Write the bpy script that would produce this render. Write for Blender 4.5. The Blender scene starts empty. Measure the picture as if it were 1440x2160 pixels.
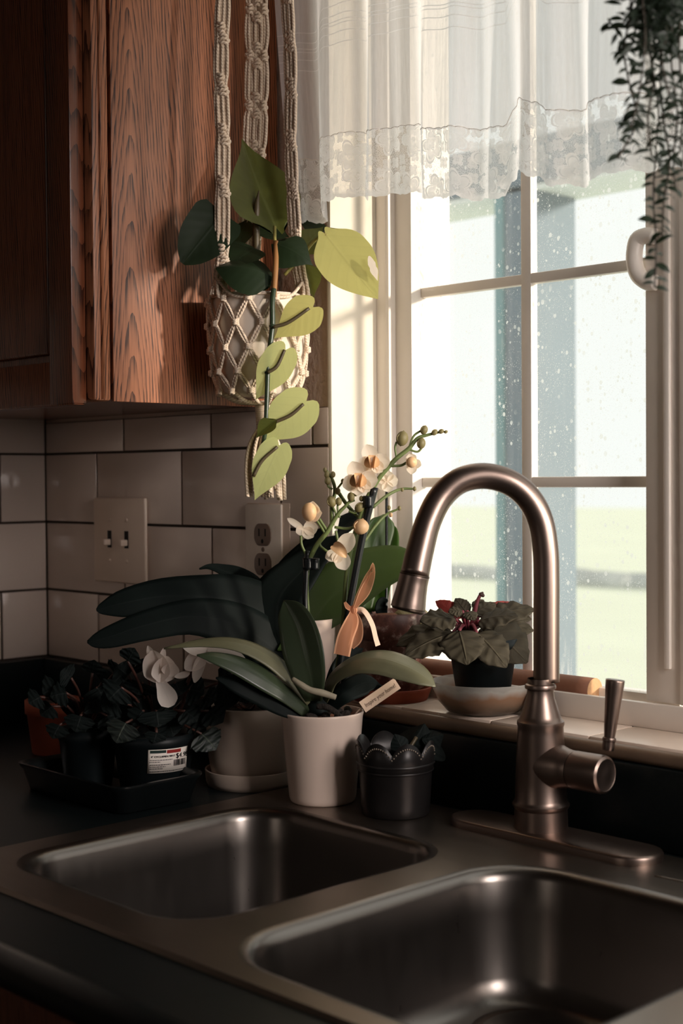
import bpy, bmesh, math, random
from mathutils import Vector, Matrix
from math import sin, cos, pi, radians, sqrt

random.seed(7)
SC = bpy.context.scene
COL = SC.collection
ZO = 1.284                      # camera height above the floor; the measurements below are taken from it

# ------------------------------------------------------------------ camera
FPX = 3000.0                    # 50 mm lens on a 36 mm high frame of 2160 px
def _n(v): return Vector(v).normalized()
_mx = _n((-2882, -52, 3000)); _yv = Vector((3124.6, -97, 3000)); _yv = (_yv - _mx * _yv.dot(_mx)).normalized()
_xv = -_mx; _zv = _xv.cross(_yv)
if _zv.y > 0: _zv = -_zv
CAM = Vector((1.926, -1.209, ZO))
def _w(c): return Vector((_xv.dot(c), _yv.dot(c), _zv.dot(c)))      # camera axes (right, down, forward) to world
RIGHT, DOWN, FWD = _w(Vector((1, 0, 0))), _w(Vector((0, 1, 0))), _w(Vector((0, 0, 1)))
cd = bpy.data.cameras.new('camera'); cam = bpy.data.objects.new('camera', cd); COL.objects.link(cam)
cam.matrix_world = Matrix(((RIGHT.x, -DOWN.x, -FWD.x, CAM.x), (RIGHT.y, -DOWN.y, -FWD.y, CAM.y), (RIGHT.z, -DOWN.z, -FWD.z, CAM.z), (0, 0, 0, 1)))
cd.sensor_fit = 'VERTICAL'; cd.sensor_height = 36; cd.lens = 50; cd.clip_start = 0.05; cd.clip_end = 200
cd.dof.use_dof = True; cd.dof.focus_distance = 1.63; cd.dof.aperture_fstop = 5.6
SC.camera = cam

# ------------------------------------------------------------------ light
SC.view_settings.view_transform = 'Standard'; SC.view_settings.look = 'None'
SC.view_settings.gamma = 1; SC.view_settings.exposure = 0.0; SC.view_settings.use_curve_mapping = False
wd = bpy.data.worlds.new('overcast_sky'); SC.world = wd; wd.use_nodes = True
bg = wd.node_tree.nodes['Background']; bg.inputs[0].default_value = (0.975, 1.0, 0.965, 1); bg.inputs[1].default_value = 1.05
sl = bpy.data.lights.new('sun', 'SUN'); sl.energy = 5.0; sl.color = (1.0, 0.88, 0.74); sl.angle = radians(3.2)
so = bpy.data.objects.new('sun', sl); COL.objects.link(so)
so.rotation_euler = Vector((-1, -0.30, -0.11)).to_track_quat('-Z', 'Y').to_euler(); so.location = (6, 3, 3)
def room_light(name, loc, aim, w, h, energy, col, spread=180):      # area lamps: an unseen side window, and an added front fill
    l = bpy.data.lights.new(name, 'AREA'); l.energy = energy; l.color = col; l.shape = 'RECTANGLE'; l.size = w; l.size_y = h; l.spread = radians(spread)
    o = bpy.data.objects.new(name, l); COL.objects.link(o); o.location = loc; o.rotation_euler = Vector(aim).to_track_quat('-Z', 'Y').to_euler()
room_light('side_window_light', (2.27, -.27, 1.45), (-1.5, .08, -.42), .4, .9, 4.2, (1.0, 0.91, 0.86), 75)
room_light('front_fill_light', (0.9, -3.35, 1.75), (0, 1, -.12), 1.0, 1.2, 2.6, (1.0, 0.88, 0.76))  # fill added from behind the camera, no window there

# ------------------------------------------------------------------ placing helpers
def P(x, y, z): return Vector((x, y, z + ZO))
def at(px, py, Z):              # the point at distance Z in front of the photographer
    return CAM + (RIGHT * ((px - 720) / FPX) + DOWN * ((py - 1080) / FPX) + FWD) * Z
def aty(px, py, y):             # the point on a wall-parallel plane
    d = RIGHT * ((px - 720) / FPX) + DOWN * ((py - 1080) / FPX) + FWD
    return CAM + d * ((y - CAM.y) / d.y)
def atz(px, py, z):             # the point on a level plane
    d = RIGHT * ((px - 720) / FPX) + DOWN * ((py - 1080) / FPX) + FWD
    return CAM + d * (z / d.z)
def M(px, Z): return px * Z / FPX
UP = Vector((0, 0, 1)); TOCAM = -FWD

# ------------------------------------------------------------------ geometry: (verts, faces, uvs)
def join(*gs):
    V, F, U = [], [], []
    for v, f, u in gs:
        n = len(V); V += [tuple(p) for p in v]; F += [tuple(i + n for i in q) for q in f]; U += u if u else [(0, 0)] * len(v)
    return V, F, U
def box(a, b):
    x0, y0, z0 = a; x1, y1, z1 = b
    v = [(x0, y0, z0), (x1, y0, z0), (x1, y1, z0), (x0, y1, z0), (x0, y0, z1), (x1, y0, z1), (x1, y1, z1), (x0, y1, z1)]
    return v, [(3, 2, 1, 0), (4, 5, 6, 7), (0, 1, 5, 4), (1, 2, 6, 5), (2, 3, 7, 6), (3, 0, 4, 7)], [(0, 0)] * 8
def rbox(a, b): return box((a[0], a[1], a[2] + ZO), (b[0], b[1], b[2] + ZO))
def lathe(c, prof, seg=32, cap0=False, cap1=False, fn=None, axis=None):
    V, F, U = [], [], []; n = len(prof)
    for i, (r, z) in enumerate(prof):
        for k in range(seg):
            a = 2 * pi * k / seg
            rr, zz = (r, z) if fn is None else fn(a, r, z, i)
            p = Vector((rr * cos(a), rr * sin(a), zz))
            if axis is not None: p = axis @ p
            V.append(tuple(Vector(c) + p)); U.append((k / seg, i / max(1, n - 1)))
    for i in range(n - 1):
        for k in range(seg):
            k2 = (k + 1) % seg
            F.append((i * seg + k, i * seg + k2, (i + 1) * seg + k2, (i + 1) * seg + k))
    if cap0: F.append(tuple(range(seg))[::-1])
    if cap1: F.append(tuple((n - 1) * seg + k for k in range(seg)))
    return V, F, U
def smooth_path(pts, n):
    pts = [Vector(p) for p in pts]
    if len(pts) == 2: return [pts[0].lerp(pts[1], i / (n - 1)) for i in range(n)]
    out = []; m = len(pts) - 1
    for i in range(n):
        t = i / (n - 1) * m; k = min(int(t), m - 1); t -= k
        p1, p2 = pts[k], pts[k + 1]
        p0 = pts[k - 1] if k > 0 else p1 * 2 - p2
        p3 = pts[k + 2] if k + 2 <= m else p2 * 2 - p1
        out.append(0.5 * ((2 * p1) + (p2 - p0) * t + (2 * p0 - 5 * p1 + 4 * p2 - p3) * t * t + (3 * p1 - p0 - 3 * p2 + p3) * t ** 3))
    return out
def lerp_list(vals, n):
    m = len(vals) - 1; out = []
    for i in range(n):
        t = i / (n - 1) * m; k = min(int(t), max(0, m - 1)); t -= k
        out.append(vals[k] + ((vals[k + 1] - vals[k]) * t if m else 0))
    return out
def tube(pts, radii, seg=8, n=None, caps=True):
    n = n or max(2, len(pts)); P_ = smooth_path(pts, n); R_ = lerp_list(list(radii), n) if isinstance(radii, (list, tuple)) else [radii] * n
    V, F, U = [], [], []; prev = None; ln = 0
    for i in range(n):
        t = (P_[min(i + 1, n - 1)] - P_[max(i - 1, 0)]).normalized()
        if prev is None:
            a = Vector((0, 0, 1)) if abs(t.z) < .9 else Vector((1, 0, 0)); nn = (a - t * a.dot(t)).normalized()
        else: nn = (prev - t * prev.dot(t)).normalized()
        prev = nn; bb = t.cross(nn)
        if i: ln += (P_[i] - P_[i - 1]).length
        for k in range(seg):
            a = 2 * pi * k / seg
            V.append(tuple(P_[i] + (nn * cos(a) + bb * sin(a)) * R_[i])); U.append((k / seg, ln * 100))
    for i in range(n - 1):
        for k in range(seg):
            k2 = (k + 1) % seg; F.append((i * seg + k, i * seg + k2, (i + 1) * seg + k2, (i + 1) * seg + k))
    if caps: F.append(tuple(range(seg))[::-1]); F.append(tuple((n - 1) * seg + k for k in range(seg)))
    return V, F, U
def ball(c, r, seg=12, rings=8, axes=None):
    c = Vector(c); V, F, U = [], [], []
    ex, ey, ez = axes or (Vector((1, 0, 0)), Vector((0, 1, 0)), Vector((0, 0, 1)))
    rr = r if isinstance(r, (tuple, list)) else (r, r, r)
    for i in range(rings + 1):
        th = pi * i / rings
        for k in range(seg):
            a = 2 * pi * k / seg
            V.append(tuple(c + ex * (rr[0] * sin(th) * cos(a)) + ey * (rr[1] * sin(th) * sin(a)) + ez * (rr[2] * cos(th)))); U.append((k / seg, i / rings))
    for i in range(rings):
        for k in range(seg):
            k2 = (k + 1) % seg; F.append((i * seg + k, (i + 1) * seg + k, (i + 1) * seg + k2, i * seg + k2))
    return V, F, U
def leaf(pts, widths, nrm, fold=.15, n=14, m=3, wave=0.0, wn=6, cup=0.0, scal=0.0, lobe=0.0):
    """blade along a spine; nrm: vector the upper face looks to (or list); fold raises (+) or lowers the edges"""
    S = smooth_path(pts, n); W = lerp_list(list(widths), n) if len(widths) > 2 else widths
    if len(widths) > 2:
        W = [max(0.0, v.x) for v in smooth_path([Vector((w, 0, 0)) for w in widths], n)]
    V, F, U = [], [], []
    ns = nrm if isinstance(nrm, list) else [nrm, nrm]; NS = smooth_path(ns, n) if len(ns) > 2 else [Vector(ns[0]).lerp(Vector(ns[1]), i / (n - 1)) for i in range(n)]
    for i in range(n):
        t = (S[min(i + 1, n - 1)] - S[max(i - 1, 0)]).normalized(); N = (NS[i] - t * NS[i].dot(t)).normalized(); sd = t.cross(N)
        for j in range(-m, m + 1):
            u = j / m; w = max(W[i], .0002) / 2
            if scal: w *= 1 + scal * sin(i * 2.6) * abs(u)
            h = fold * w * abs(u) + cup * w * u * u + wave * w * abs(u) * sin(i / (n - 1) * wn * 2 * pi + (1.3 if j > 0 else 0))
            bk = lobe * max(W) * sin(pi * abs(u) ** .85) * max(0.0, 1 - 2.4 * i / (n - 1)) ** 1.5
            V.append(tuple(S[i] + sd * (w * u) + N * h - t * bk)); U.append((.5 + .5 * u, i / (n - 1)))
    k = 2 * m + 1
    for i in range(n - 1):
        for j in range(k - 1): F.append((i * k + j, i * k + j + 1, (i + 1) * k + j + 1, (i + 1) * k + j))
    return V, F, U
HEART = [.25, .80, .98, 1.0, .94, .80, .60, .36, .14, .0]
OVAL = [.12, .5, .8, .97, 1.0, .93, .78, .55, .28, .02]
ROUND = [.3, .75, .95, 1.0, 1.0, .95, .84, .66, .4, .05]
def blade(base, tip, w, nrm, prof=OVAL, bend=0.0, fold=.15, **k):
    base, tip = Vector(base), Vector(tip); d = tip - base; N = (Vector(nrm) - d * (Vector(nrm).dot(d) / d.length_squared)).normalized()
    pts = [base + d * (i / 9) + N * (bend * d.length * (4 * (i / 9) * (1 - i / 9))) for i in range(10)]
    return leaf(pts, [p * w for p in prof], N, fold=fold, **k)

# ------------------------------------------------------------------ objects
def obj(name, g, mat, parent=None, smooth=True, bevel=0.0, solid=0.0, sub=0, bseg=2, auto=None):
    me = bpy.data.meshes.new(name); me.from_pydata(g[0], [], g[1])
    if g[2]:
        uv = me.uv_layers.new(name='UVMap'); idx = [0] * len(me.loops); me.loops.foreach_get('vertex_index', idx)
        uv.data.foreach_set('uv', [c for i in idx for c in g[2][i]])
    if bevel or auto:
        bm = bmesh.new(); bm.from_mesh(me); bmesh.ops.remove_doubles(bm, verts=bm.verts, dist=1e-6)
        if bevel:
            ed = [e for e in bm.edges if len(e.link_faces) == 2 and e.calc_face_angle(0) > .5]
            bmesh.ops.bevel(bm, geom=ed, offset=bevel, segments=bseg, profile=.5, affect='EDGES', clamp_overlap=True)
        bmesh.ops.recalc_face_normals(bm, faces=bm.faces); bm.to_mesh(me); bm.free()
    if smooth: me.polygons.foreach_set('use_smooth', [True] * len(me.polygons))
    if bevel or auto: me.set_sharp_from_angle(angle=radians(auto or 40))
    me.materials.append(mat)
    o = bpy.data.objects.new(name, me); COL.objects.link(o)
    if parent is not None:
        o.parent = parent; o.matrix_parent_inverse = parent.matrix_basis.inverted()
    if solid: s = o.modifiers.new('thickness', 'SOLIDIFY'); s.thickness = solid; s.offset = 0
    if sub: s = o.modifiers.new('smooth', 'SUBSURF'); s.levels = sub; s.render_levels = sub
    return o
def thing(name, label, cat, loc, group=None):
    o = bpy.data.objects.new(name, None); COL.objects.link(o); o.location = loc; o.empty_display_size = .02
    o['label'] = label; o['category'] = cat
    if group: o['group'] = group
    return o
def tag(o, label, cat, group=None):
    o['label'] = label; o['category'] = cat
    if group: o['group'] = group
    return o
def struct(o): o['kind'] = 'structure'; return o
def piece(name, me_src, loc, parent, rot=None, scale=None):          # a further copy sharing mesh data
    o = me_src.copy(); COL.objects.link(o); o.name = name; o.parent = parent
    o.matrix_parent_inverse = Matrix(); o.matrix_world = loc; return o
def text_geo(body, size, font_scale=1.0, shear=0.0, ext=.0001, align='LEFT'):
    cu = bpy.data.curves.new('text', 'FONT'); cu.body = body; cu.size = size; cu.extrude = ext; cu.shear = shear; cu.align_x = align; cu.resolution_u = 3
    o = bpy.data.objects.new('text', cu); COL.objects.link(o); dg = bpy.context.evaluated_depsgraph_get()
    me = bpy.data.meshes.new_from_object(o.evaluated_get(dg)); v = [Vector(q.co) for q in me.vertices]; f = [tuple(p.vertices) for p in me.polygons]
    bpy.data.objects.remove(o); bpy.data.curves.remove(cu); bpy.data.meshes.remove(me); return v, f

# ------------------------------------------------------------------ materials
class NT:
    def __init__(s, name):
        s.m = bpy.data.materials.new(name); s.m.use_nodes = True; s.t = s.m.node_tree; s.N = s.t.nodes; s.b = s.N['Principled BSDF']; s.out = s.N['Material Output']
    def n(s, ty, **k):
        o = s.N.new(ty)
        for a, v in k.items():
            if a.startswith('i_'):
                key = a[2:]; key = int(key) if key.isdigit() else key.replace('_', ' ')
                o.inputs[key].default_value = v
            else: setattr(o, a, v)
        return o
    def l(s, a, b): s.t.links.new(a, b)
    def mathn(s, op, a, b=None, clamp=False):
        o = s.N.new('ShaderNodeMath'); o.operation = op; o.use_clamp = clamp
        for i, v in enumerate((a, b)):
            if v is None: continue
            if isinstance(v, (int, float)): o.inputs[i].default_value = v
            else: s.l(v, o.inputs[i])
        return o.outputs[0]
    def coord(s, kind='Object', scale=(1, 1, 1)):
        c = s.n('ShaderNodeTexCoord'); mp = s.n('ShaderNodeMapping'); mp.inputs['Scale'].default_value = scale; s.l(c.outputs[kind], mp.inputs[0]); return mp.outputs[0]
    def noise(s, vec, scale, detail=3, rough=.5, dist=0):
        o = s.n('ShaderNodeTexNoise'); o.inputs['Scale'].default_value = scale; o.inputs['Detail'].default_value = detail; o.inputs['Roughness'].default_value = rough; o.inputs['Distortion'].default_value = dist
        s.l(vec, o.inputs['Vector']); return o.outputs['Fac']
    def ramp(s, fac, stops):
        o = s.n('ShaderNodeValToRGB'); e = o.color_ramp.elements
        while len(e) < len(stops): e.new(.5)
        for q, (p, c) in zip(e, stops): q.position = p; q.color = (*c, 1) if len(c) == 3 else c
        s.l(fac, o.inputs[0]); return o.outputs[0]
    def mix(s, fac, a, b, mode='MIX'):
        o = s.n('ShaderNodeMix', data_type='RGBA', blend_type=mode)
        for i, v in ((0, fac), (6, a), (7, b)):
            if isinstance(v, (int, float)): o.inputs[i].default_value = v
            elif isinstance(v, tuple): o.inputs[i].default_value = (*v, 1) if len(v) == 3 else v
            else: s.l(v, o.inputs[i])
        return o.outputs[2]
    def bump(s, h, strength=.3, dist=.001):
        o = s.n('ShaderNodeBump'); o.inputs['Strength'].default_value = strength; o.inputs['Distance'].default_value = dist; s.l(h, o.inputs['Height']); return o.outputs[0]
    def set(s, col=None, rough=None, metal=None, normal=None, spec=None):
        for k, v in (('Base Color', col), ('Roughness', rough), ('Metallic', metal), ('Normal', normal), ('Specular IOR Level', spec)):
            if v is None: continue
            if isinstance(v, tuple): s.b.inputs[k].default_value = (*v, 1) if len(v) == 3 else v
            elif isinstance(v, (int, float)): s.b.inputs[k].default_value = v
            else: s.l(v, s.b.inputs[k])
        return s
def C(r, g, b):                 # an sRGB colour
    f = lambda c: (c / 255 / 12.92) if c <= 10 else ((c / 255 + .055) / 1.055) ** 2.4
    return (f(r), f(g), f(b))
def simple(name, col, rough=.5, metal=0, spec=None, var=.12, scale=30, bump=0, bscale=200, bdist=.0006):
    t = NT(name); v = t.coord(); nz = t.noise(v, scale, 4)
    c = t.mix(nz, tuple(x * (1 - var) for x in col), tuple(min(1, x * (1 + var)) for x in col)); t.set(col=c, rough=rough, metal=metal, spec=spec)
    if bump: t.set(normal=t.bump(t.noise(v, bscale, 4), bump, bdist))
    return t.m
def leafmat(name, col, trans, rough=.4, tw=.35, vein=.25, veincol=None, var=.25, spec=.5, sidev=14.0, bump=.25, flip=False):
    t = NT(name); uv = t.coord('UV'); ob = t.coord('Object'); sp = t.n('ShaderNodeSeparateXYZ'); t.l(uv, sp.inputs[0])
    au = t.mathn('ABSOLUTE', t.mathn('SUBTRACT', sp.outputs[0], .5))
    mid = t.mathn('SUBTRACT', 1.0, t.mathn('MULTIPLY', au, 28.0), True)
    sv = t.mathn('SINE', t.mathn('MULTIPLY', t.mathn('SUBTRACT', sp.outputs[1], t.mathn('MULTIPLY', au, .55)), sidev * 6.283))
    svl = t.mathn('MULTIPLY', t.mathn('POWER', t.mathn('MAXIMUM', sv, 0.0), 6.0), .35)
    vn = t.mathn('MAXIMUM', mid, svl)
    nz = t.noise(ob, 45, 4)
    c = t.mix(nz, tuple(x * (1 - var) for x in col), tuple(x * (1 + var) for x in col))
    c = t.mix(t.mathn('MULTIPLY', vn, vein), c, veincol or tuple(min(1, x * 2.0 + .03) for x in col))
    t.set(col=c, rough=rough, spec=spec, normal=t.bump(t.mathn('ADD', t.mathn('MULTIPLY', sv, .25), t.mathn('ADD', nz, mid)), bump, .0012))
    tr = t.n('ShaderNodeBsdfTranslucent'); tc = t.mix(nz, tuple(x * (1 - var * .5) for x in trans), tuple(x * (1 + var * .5) for x in trans))
    tc = t.mix(t.mathn('MULTIPLY', vn, .3), tc, tuple(x * .55 for x in trans)); t.l(tc, tr.inputs[0])
    mx = t.n('ShaderNodeMixShader'); mx.inputs[0].default_value = tw; t.l(t.b.outputs[0], mx.inputs[1]); t.l(tr.outputs[0], mx.inputs[2]); t.l(mx.outputs[0], t.out.inputs[0]); return t.m

def oak(name, dark, light, y0=-.232, pitch=.0042, axis=1, rough=.42):
    t = NT(name); co = t.n('ShaderNodeTexCoord'); sp = t.n('ShaderNodeSeparateXYZ'); t.l(co.outputs['Object'], sp.inputs[0])
    v = t.coord('Object', (1, 1, .12)); fine = t.coord('Object', (1, 1, .022))
    dy = t.mathn('SUBTRACT', sp.outputs[axis], y0); wob = t.mathn('MULTIPLY', t.mathn('SUBTRACT', t.noise(v, 16, 3, .5), .5), .030)
    dy = t.mathn('ADD', dy, wob)
    h = t.mathn('ADD', t.mathn('MULTIPLY', t.noise(t.coord('Object', (1, 1, .5)), 6, 1), .016), .002)
    R_ = t.mathn('SQRT', t.mathn('ADD', t.mathn('MULTIPLY', dy, dy), t.mathn('MULTIPLY', h, h)))
    R_ = t.mathn('ADD', R_, t.mathn('MULTIPLY', sp.outputs[2], .085)); R_ = t.mathn('ADD', R_, t.mathn('MULTIPLY', t.noise(t.coord('Object', (1, 1, .35)), 60, 3, .6), .0035))
    rings = t.mathn('FRACT', t.mathn('DIVIDE', R_, pitch)); line = t.mathn('POWER', rings, 2.2)
    pore = t.ramp(t.noise(fine, 620, 3, .65), [(.44, (0, 0, 0)), (.58, (1, 1, 1))]); pore2 = t.noise(fine, 190, 2, .6)
    f = t.mathn('ADD', t.mathn('MULTIPLY', line, t.mathn('ADD', t.mathn('MULTIPLY', pore, .50), .50)), t.mathn('MULTIPLY', pore, .22))
    f = t.mathn('ADD', f, t.mathn('MULTIPLY', t.mathn('SUBTRACT', pore2, .5), .55), True)
    mid = tuple((a * .4 + b * .6) for a, b in zip(dark, light))
    c = t.ramp(f, [(.08, light), (.40, mid), (.80, dark)])
    t.set(col=c, rough=rough, spec=.4, normal=t.bump(f, -.35, .0005)); return t.m
def metal(name, col, rough, streak=None, var=.2):
    t = NT(name); v = t.coord('Object', streak or (1, 1, 1)); nz = t.noise(v, 60, 4, .6); n2 = t.noise(t.coord(), 14, 4)
    c = t.mix(n2, tuple(x * (1 - var) for x in col), tuple(min(1, x * (1 + var * .5)) for x in col))
    r = t.mathn('ADD', t.mathn('MULTIPLY', nz, .08), rough - .04)
    t.set(col=c, rough=r, metal=1.0, normal=t.bump(nz, .03, .0003)); return t.m

MAT = {}
def mk():
    m = MAT
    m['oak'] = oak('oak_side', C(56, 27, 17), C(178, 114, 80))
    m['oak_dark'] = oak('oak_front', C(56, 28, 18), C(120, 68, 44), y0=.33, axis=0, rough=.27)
    m['tile'] = simple('glazed_tile', C(214, 196, 184), .16, spec=.5, var=.05, scale=6, bump=.12, bscale=9, bdist=.003)
    m['grout'] = simple('dark_grout', C(58, 48, 40), .95, var=.3, bump=.4)
    m['plaster'] = simple('plaster', C(206, 182, 166), .9, var=.08, scale=12, bump=.9, bscale=120, bdist=.003)
    m['wall'] = simple('wall_paint', C(112, 98, 88), .9, var=.05)
    m['floorm'] = simple('floor_wood', C(96, 62, 42), .5, var=.3, scale=8)
    m['frame'] = simple('window_vinyl', C(244, 234, 224), .38, var=.06, scale=20, bump=.06, bscale=60)
    m['jamb'] = simple('jamb_paint', C(236, 226, 210), .6, var=.04, bump=.1)
    m['sill'] = simple('sill_tile', C(238, 218, 202), .3, var=.08, scale=24, bump=.1, bscale=50)
    m['nose'] = simple('sill_nose', C(120, 98, 80), .5, var=.35, scale=26, bump=.3)
    m['granite'] = simple('dark_granite', C(17, 23, 24), .36, var=.5, scale=260, spec=.25)
    m['plate'] = simple('ivory_plastic', C(222, 200, 182), .35, var=.05)
    m['recept'] = simple('brown_receptacle', C(118, 96, 82), .4, var=.08)
    m['slot'] = simple('dark_slot', C(20, 17, 15), .8)
    m['steelplate'] = simple('reflecting_smudged_metal', C(236, 222, 208), .35, metal=.0, spec=.6, var=.10, scale=60)  # the metal plate's bright reflection is put into its pale colour
    m['black'] = simple('black_plastic', C(13, 19, 21), .45, var=.2, spec=.25)
    m['blacktray'] = simple('black_tray', C(14, 17, 18), .3, var=.2, spec=.3)
    m['nickel'] = metal('brushed_nickel', C(142, 124, 115), .36, (1, 1, .08), .10)
    m['dknickel'] = metal('dark_nickel', C(96, 82, 72), .4)
    m['sinksteel'] = metal('sink_steel', C(142, 131, 122), .34, (.15, 1, .4), .14); m['bowlsteel'] = metal('shaded_bowl_steel', C(122, 115, 110), .29, (1, 1, .3), .12)  # bowls: darker copy of the deck steel, shade put into the colour
    m['white_pot'] = simple('white_glaze', C(222, 200, 186), .22, var=.04, spec=.4)
    m['grey_pot'] = simple('grey_glaze', C(188, 170, 156), .4, var=.06)
    m['hang_pot'] = simple('hanging_pot_glaze', C(226, 212, 198), .45, var=.04)
    m['terra'] = simple('terracotta', C(146, 66, 42), .8, var=.18, scale=40, bump=.25)
    m['soil'] = simple('potting_mix', C(34, 26, 20), .95, var=.5, scale=160, bump=1.0, bscale=240, bdist=.004)
    m['bark'] = simple('orchid_bark', C(128, 80, 56), .9, var=.4, scale=80, bump=.8, bdist=.003)
    m['zinc'] = simple('dark_zinc', C(42, 39, 39), .38, metal=.55, var=.4, scale=34, bump=.15)
    m['zincbead'] = simple('worn_bead', C(130, 118, 106), .4, metal=.5)
    m['stake'] = simple('black_stake', C(15, 18, 20), .3, spec=.4)
    m['stem'] = simple('orchid_stem', C(98, 112, 62), .5, var=.2)
    m['vine'] = simple('pothos_vine', C(44, 58, 40), .35, var=.25)
    m['vinedry'] = simple('pothos_sheath', C(150, 104, 58), .6, var=.25)
    m['petiole'] = simple('petiole', C(150, 140, 78), .5, var=.15)
    m['petdark'] = simple('dark_petiole', C(74, 62, 40), .5, var=.2)
    m['bud'] = simple('orchid_bud', C(122, 112, 72), .55, var=.25, scale=120)
    m['budpink'] = simple('pale_bud', C(206, 168, 128), .5, var=.15, scale=80)
    m['root'] = simple('aerial_root', C(150, 140, 120), .6, var=.25, scale=60)
    m['log'] = simple('wood_dowel', C(134, 88, 66), .7, var=.25, scale=40, bump=.3)
    m['logend'] = simple('dowel_end', C(206, 160, 116), .85, var=.25, scale=160, bump=.5)
    m['card'] = simple('paper_tag', C(206, 178, 156), .7, var=.05)
    m['ink'] = simple('brown_ink', C(84, 64, 54), .8)
    m['label'] = simple('price_label', C(236, 226, 216), .6, var=.02)
    m['blackink'] = simple('black_ink', C(16, 14, 14), .8)
    m['redink'] = simple('red_ink', C(150, 34, 28), .7)
    m['greenink'] = simple('dark_green_ink', C(20, 44, 40), .7)
    m['cone'] = simple('seed_ball', C(88, 66, 56), .9, var=.5, scale=200, bump=1.0, bscale=260, bdist=.004)
    m['hub'] = simple('orchid_lip', C(228, 184, 138), .45, var=.25, scale=120)
    m['post'] = simple('blue_grey_paint', C(108, 122, 132), .7, var=.12, scale=3)
    m['posttrim'] = simple('teal_paint', C(104, 142, 146), .7, var=.08)
    m['lawn'] = simple('overexposed_lawn', C(232, 234, 208), .95, var=.08, scale=.6)  # overexposed daylight put into the lawn's near white colour
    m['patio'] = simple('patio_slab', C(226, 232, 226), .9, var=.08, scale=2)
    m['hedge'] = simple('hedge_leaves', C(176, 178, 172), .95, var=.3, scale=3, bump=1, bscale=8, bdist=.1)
    # rope
    t = NT('cotton_rope'); uv = t.coord('UV'); sp = t.n('ShaderNodeSeparateXYZ'); t.l(uv, sp.inputs[0])
    w = t.mathn('SINE', t.mathn('ADD', t.mathn('MULTIPLY', sp.outputs[1], 16.0), t.mathn('MULTIPLY', sp.outputs[0], 12.566)))
    nz = t.noise(t.coord(), 300, 3)
    c = t.mix(t.mathn('MULTIPLY', t.mathn('ADD', w, 1.0), .5), C(212, 190, 168), C(238, 220, 202)); c = t.mix(t.mathn('MULTIPLY', nz, .3), c, C(206, 180, 156))
    t.set(col=c, rough=.95, spec=.1, normal=t.bump(t.mathn('ADD', w, nz), .35, .0008)); m['rope'] = t.m
    # sheer fabric with pin tucks (uv: x metres along, y metres above the hem)
    def cloth(name, lace):
        t = NT(name); uv = t.coord('UV'); sp = t.n('ShaderNodeSeparateXYZ'); t.l(uv, sp.inputs[0])
        wv = t.noise(t.coord('UV', (900, 60, 1)), 1.0, 2); slub = t.noise(t.coord('UV', (160, 6, 1)), 1.0, 3)
        dens = t.mathn('ADD', t.mathn('MULTIPLY', wv, .22), t.mathn('ADD', t.mathn('MULTIPLY', slub, .40), .46))
        col = (.95, .93, .96)
        if lace:
            def motif(sc, rad, pet, off):
                vm = t.n('ShaderNodeMapping'); vm.inputs['Scale'].default_value = (sc, sc, 1); vm.inputs['Location'].default_value = (off, off * .6, 0); t.l(uv, vm.inputs[0])
                vo = t.n('ShaderNodeTexVoronoi', feature='F1', voronoi_dimensions='2D'); vo.inputs['Scale'].default_value = 1.0; vo.inputs['Randomness'].default_value = .55; t.l(vm.outputs[0], vo.inputs['Vector'])
                df_ = t.n('ShaderNodeVectorMath', operation='SUBTRACT'); t.l(vm.outputs[0], df_.inputs[0]); t.l(vo.outputs['Position'], df_.inputs[1])
                s3 = t.n('ShaderNodeSeparateXYZ'); t.l(df_.outputs[0], s3.inputs[0])
                ang = t.mathn('ARCTAN2', s3.outputs[1], s3.outputs[0]); wob = t.mathn('ABSOLUTE', t.mathn('SINE', t.mathn('MULTIPLY', ang, pet / 2)))
                r_in = t.mathn('MULTIPLY', t.mathn('ADD', t.mathn('MULTIPLY', wob, .45), .55), rad); q = t.mathn('DIVIDE', vo.outputs['Distance'], r_in)
                return t.ramp(q, [(0.0, (.55, .55, .55)), (.14, (1, 1, 1)), (.2, (.45, .45, .45)), (.30, (.78, .78, .78)), (.74, (.9, .9, .9)), (.80, (.35, .35, .35)), (.86, (1, 1, 1)), (.97, (1, 1, 1)), (1.0, (0, 0, 0))])
            flower = t.mathn('MAXIMUM', motif(24, .50, 5, 0), motif(58, .42, 4, .37))
            net = t.n('ShaderNodeTexVoronoi', feature='DISTANCE_TO_EDGE'); net.inputs['Scale'].default_value = 1.0
            nm = t.n('ShaderNodeMapping'); nm.inputs['Scale'].default_value = (520, 520, 1); t.l(uv, nm.inputs[0]); t.l(nm.outputs[0], net.inputs['Vector'])
            nl = t.ramp(net.outputs['Distance'], [(.06, (.6, .6, .6)), (.16, (.12, .12, .12))])
            edge = t.ramp(t.mathn('MULTIPLY', sp.outputs[1], 1.0), [(.0, (.9, .9, .9)), (.006, (.0, .0, .0))])
            dens = t.mathn('MAXIMUM', t.mathn('MAXIMUM', flower, nl), edge); dens = t.mathn('ADD', t.mathn('MULTIPLY', dens, .74), .22, True)
            col = (.97, .96, .98)
        else:
            for h in (.180, .193, .2025, .2065, .214, .226):
                ln = t.mathn('LESS_THAN', t.mathn('ABSOLUTE', t.mathn('SUBTRACT', sp.outputs[1], h)), .0005)
                dens = t.mathn('ADD', dens, t.mathn('MULTIPLY', ln, .35), True)
        df = t.n('ShaderNodeBsdfDiffuse'); df.inputs[0].default_value = (*col, 1); tl = t.n('ShaderNodeBsdfTranslucent'); tl.inputs[0].default_value = (*col, 1)
        m1 = t.n('ShaderNodeMixShader'); m1.inputs[0].default_value = .66; t.l(df.outputs[0], m1.inputs[1]); t.l(tl.outputs[0], m1.inputs[2])
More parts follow.
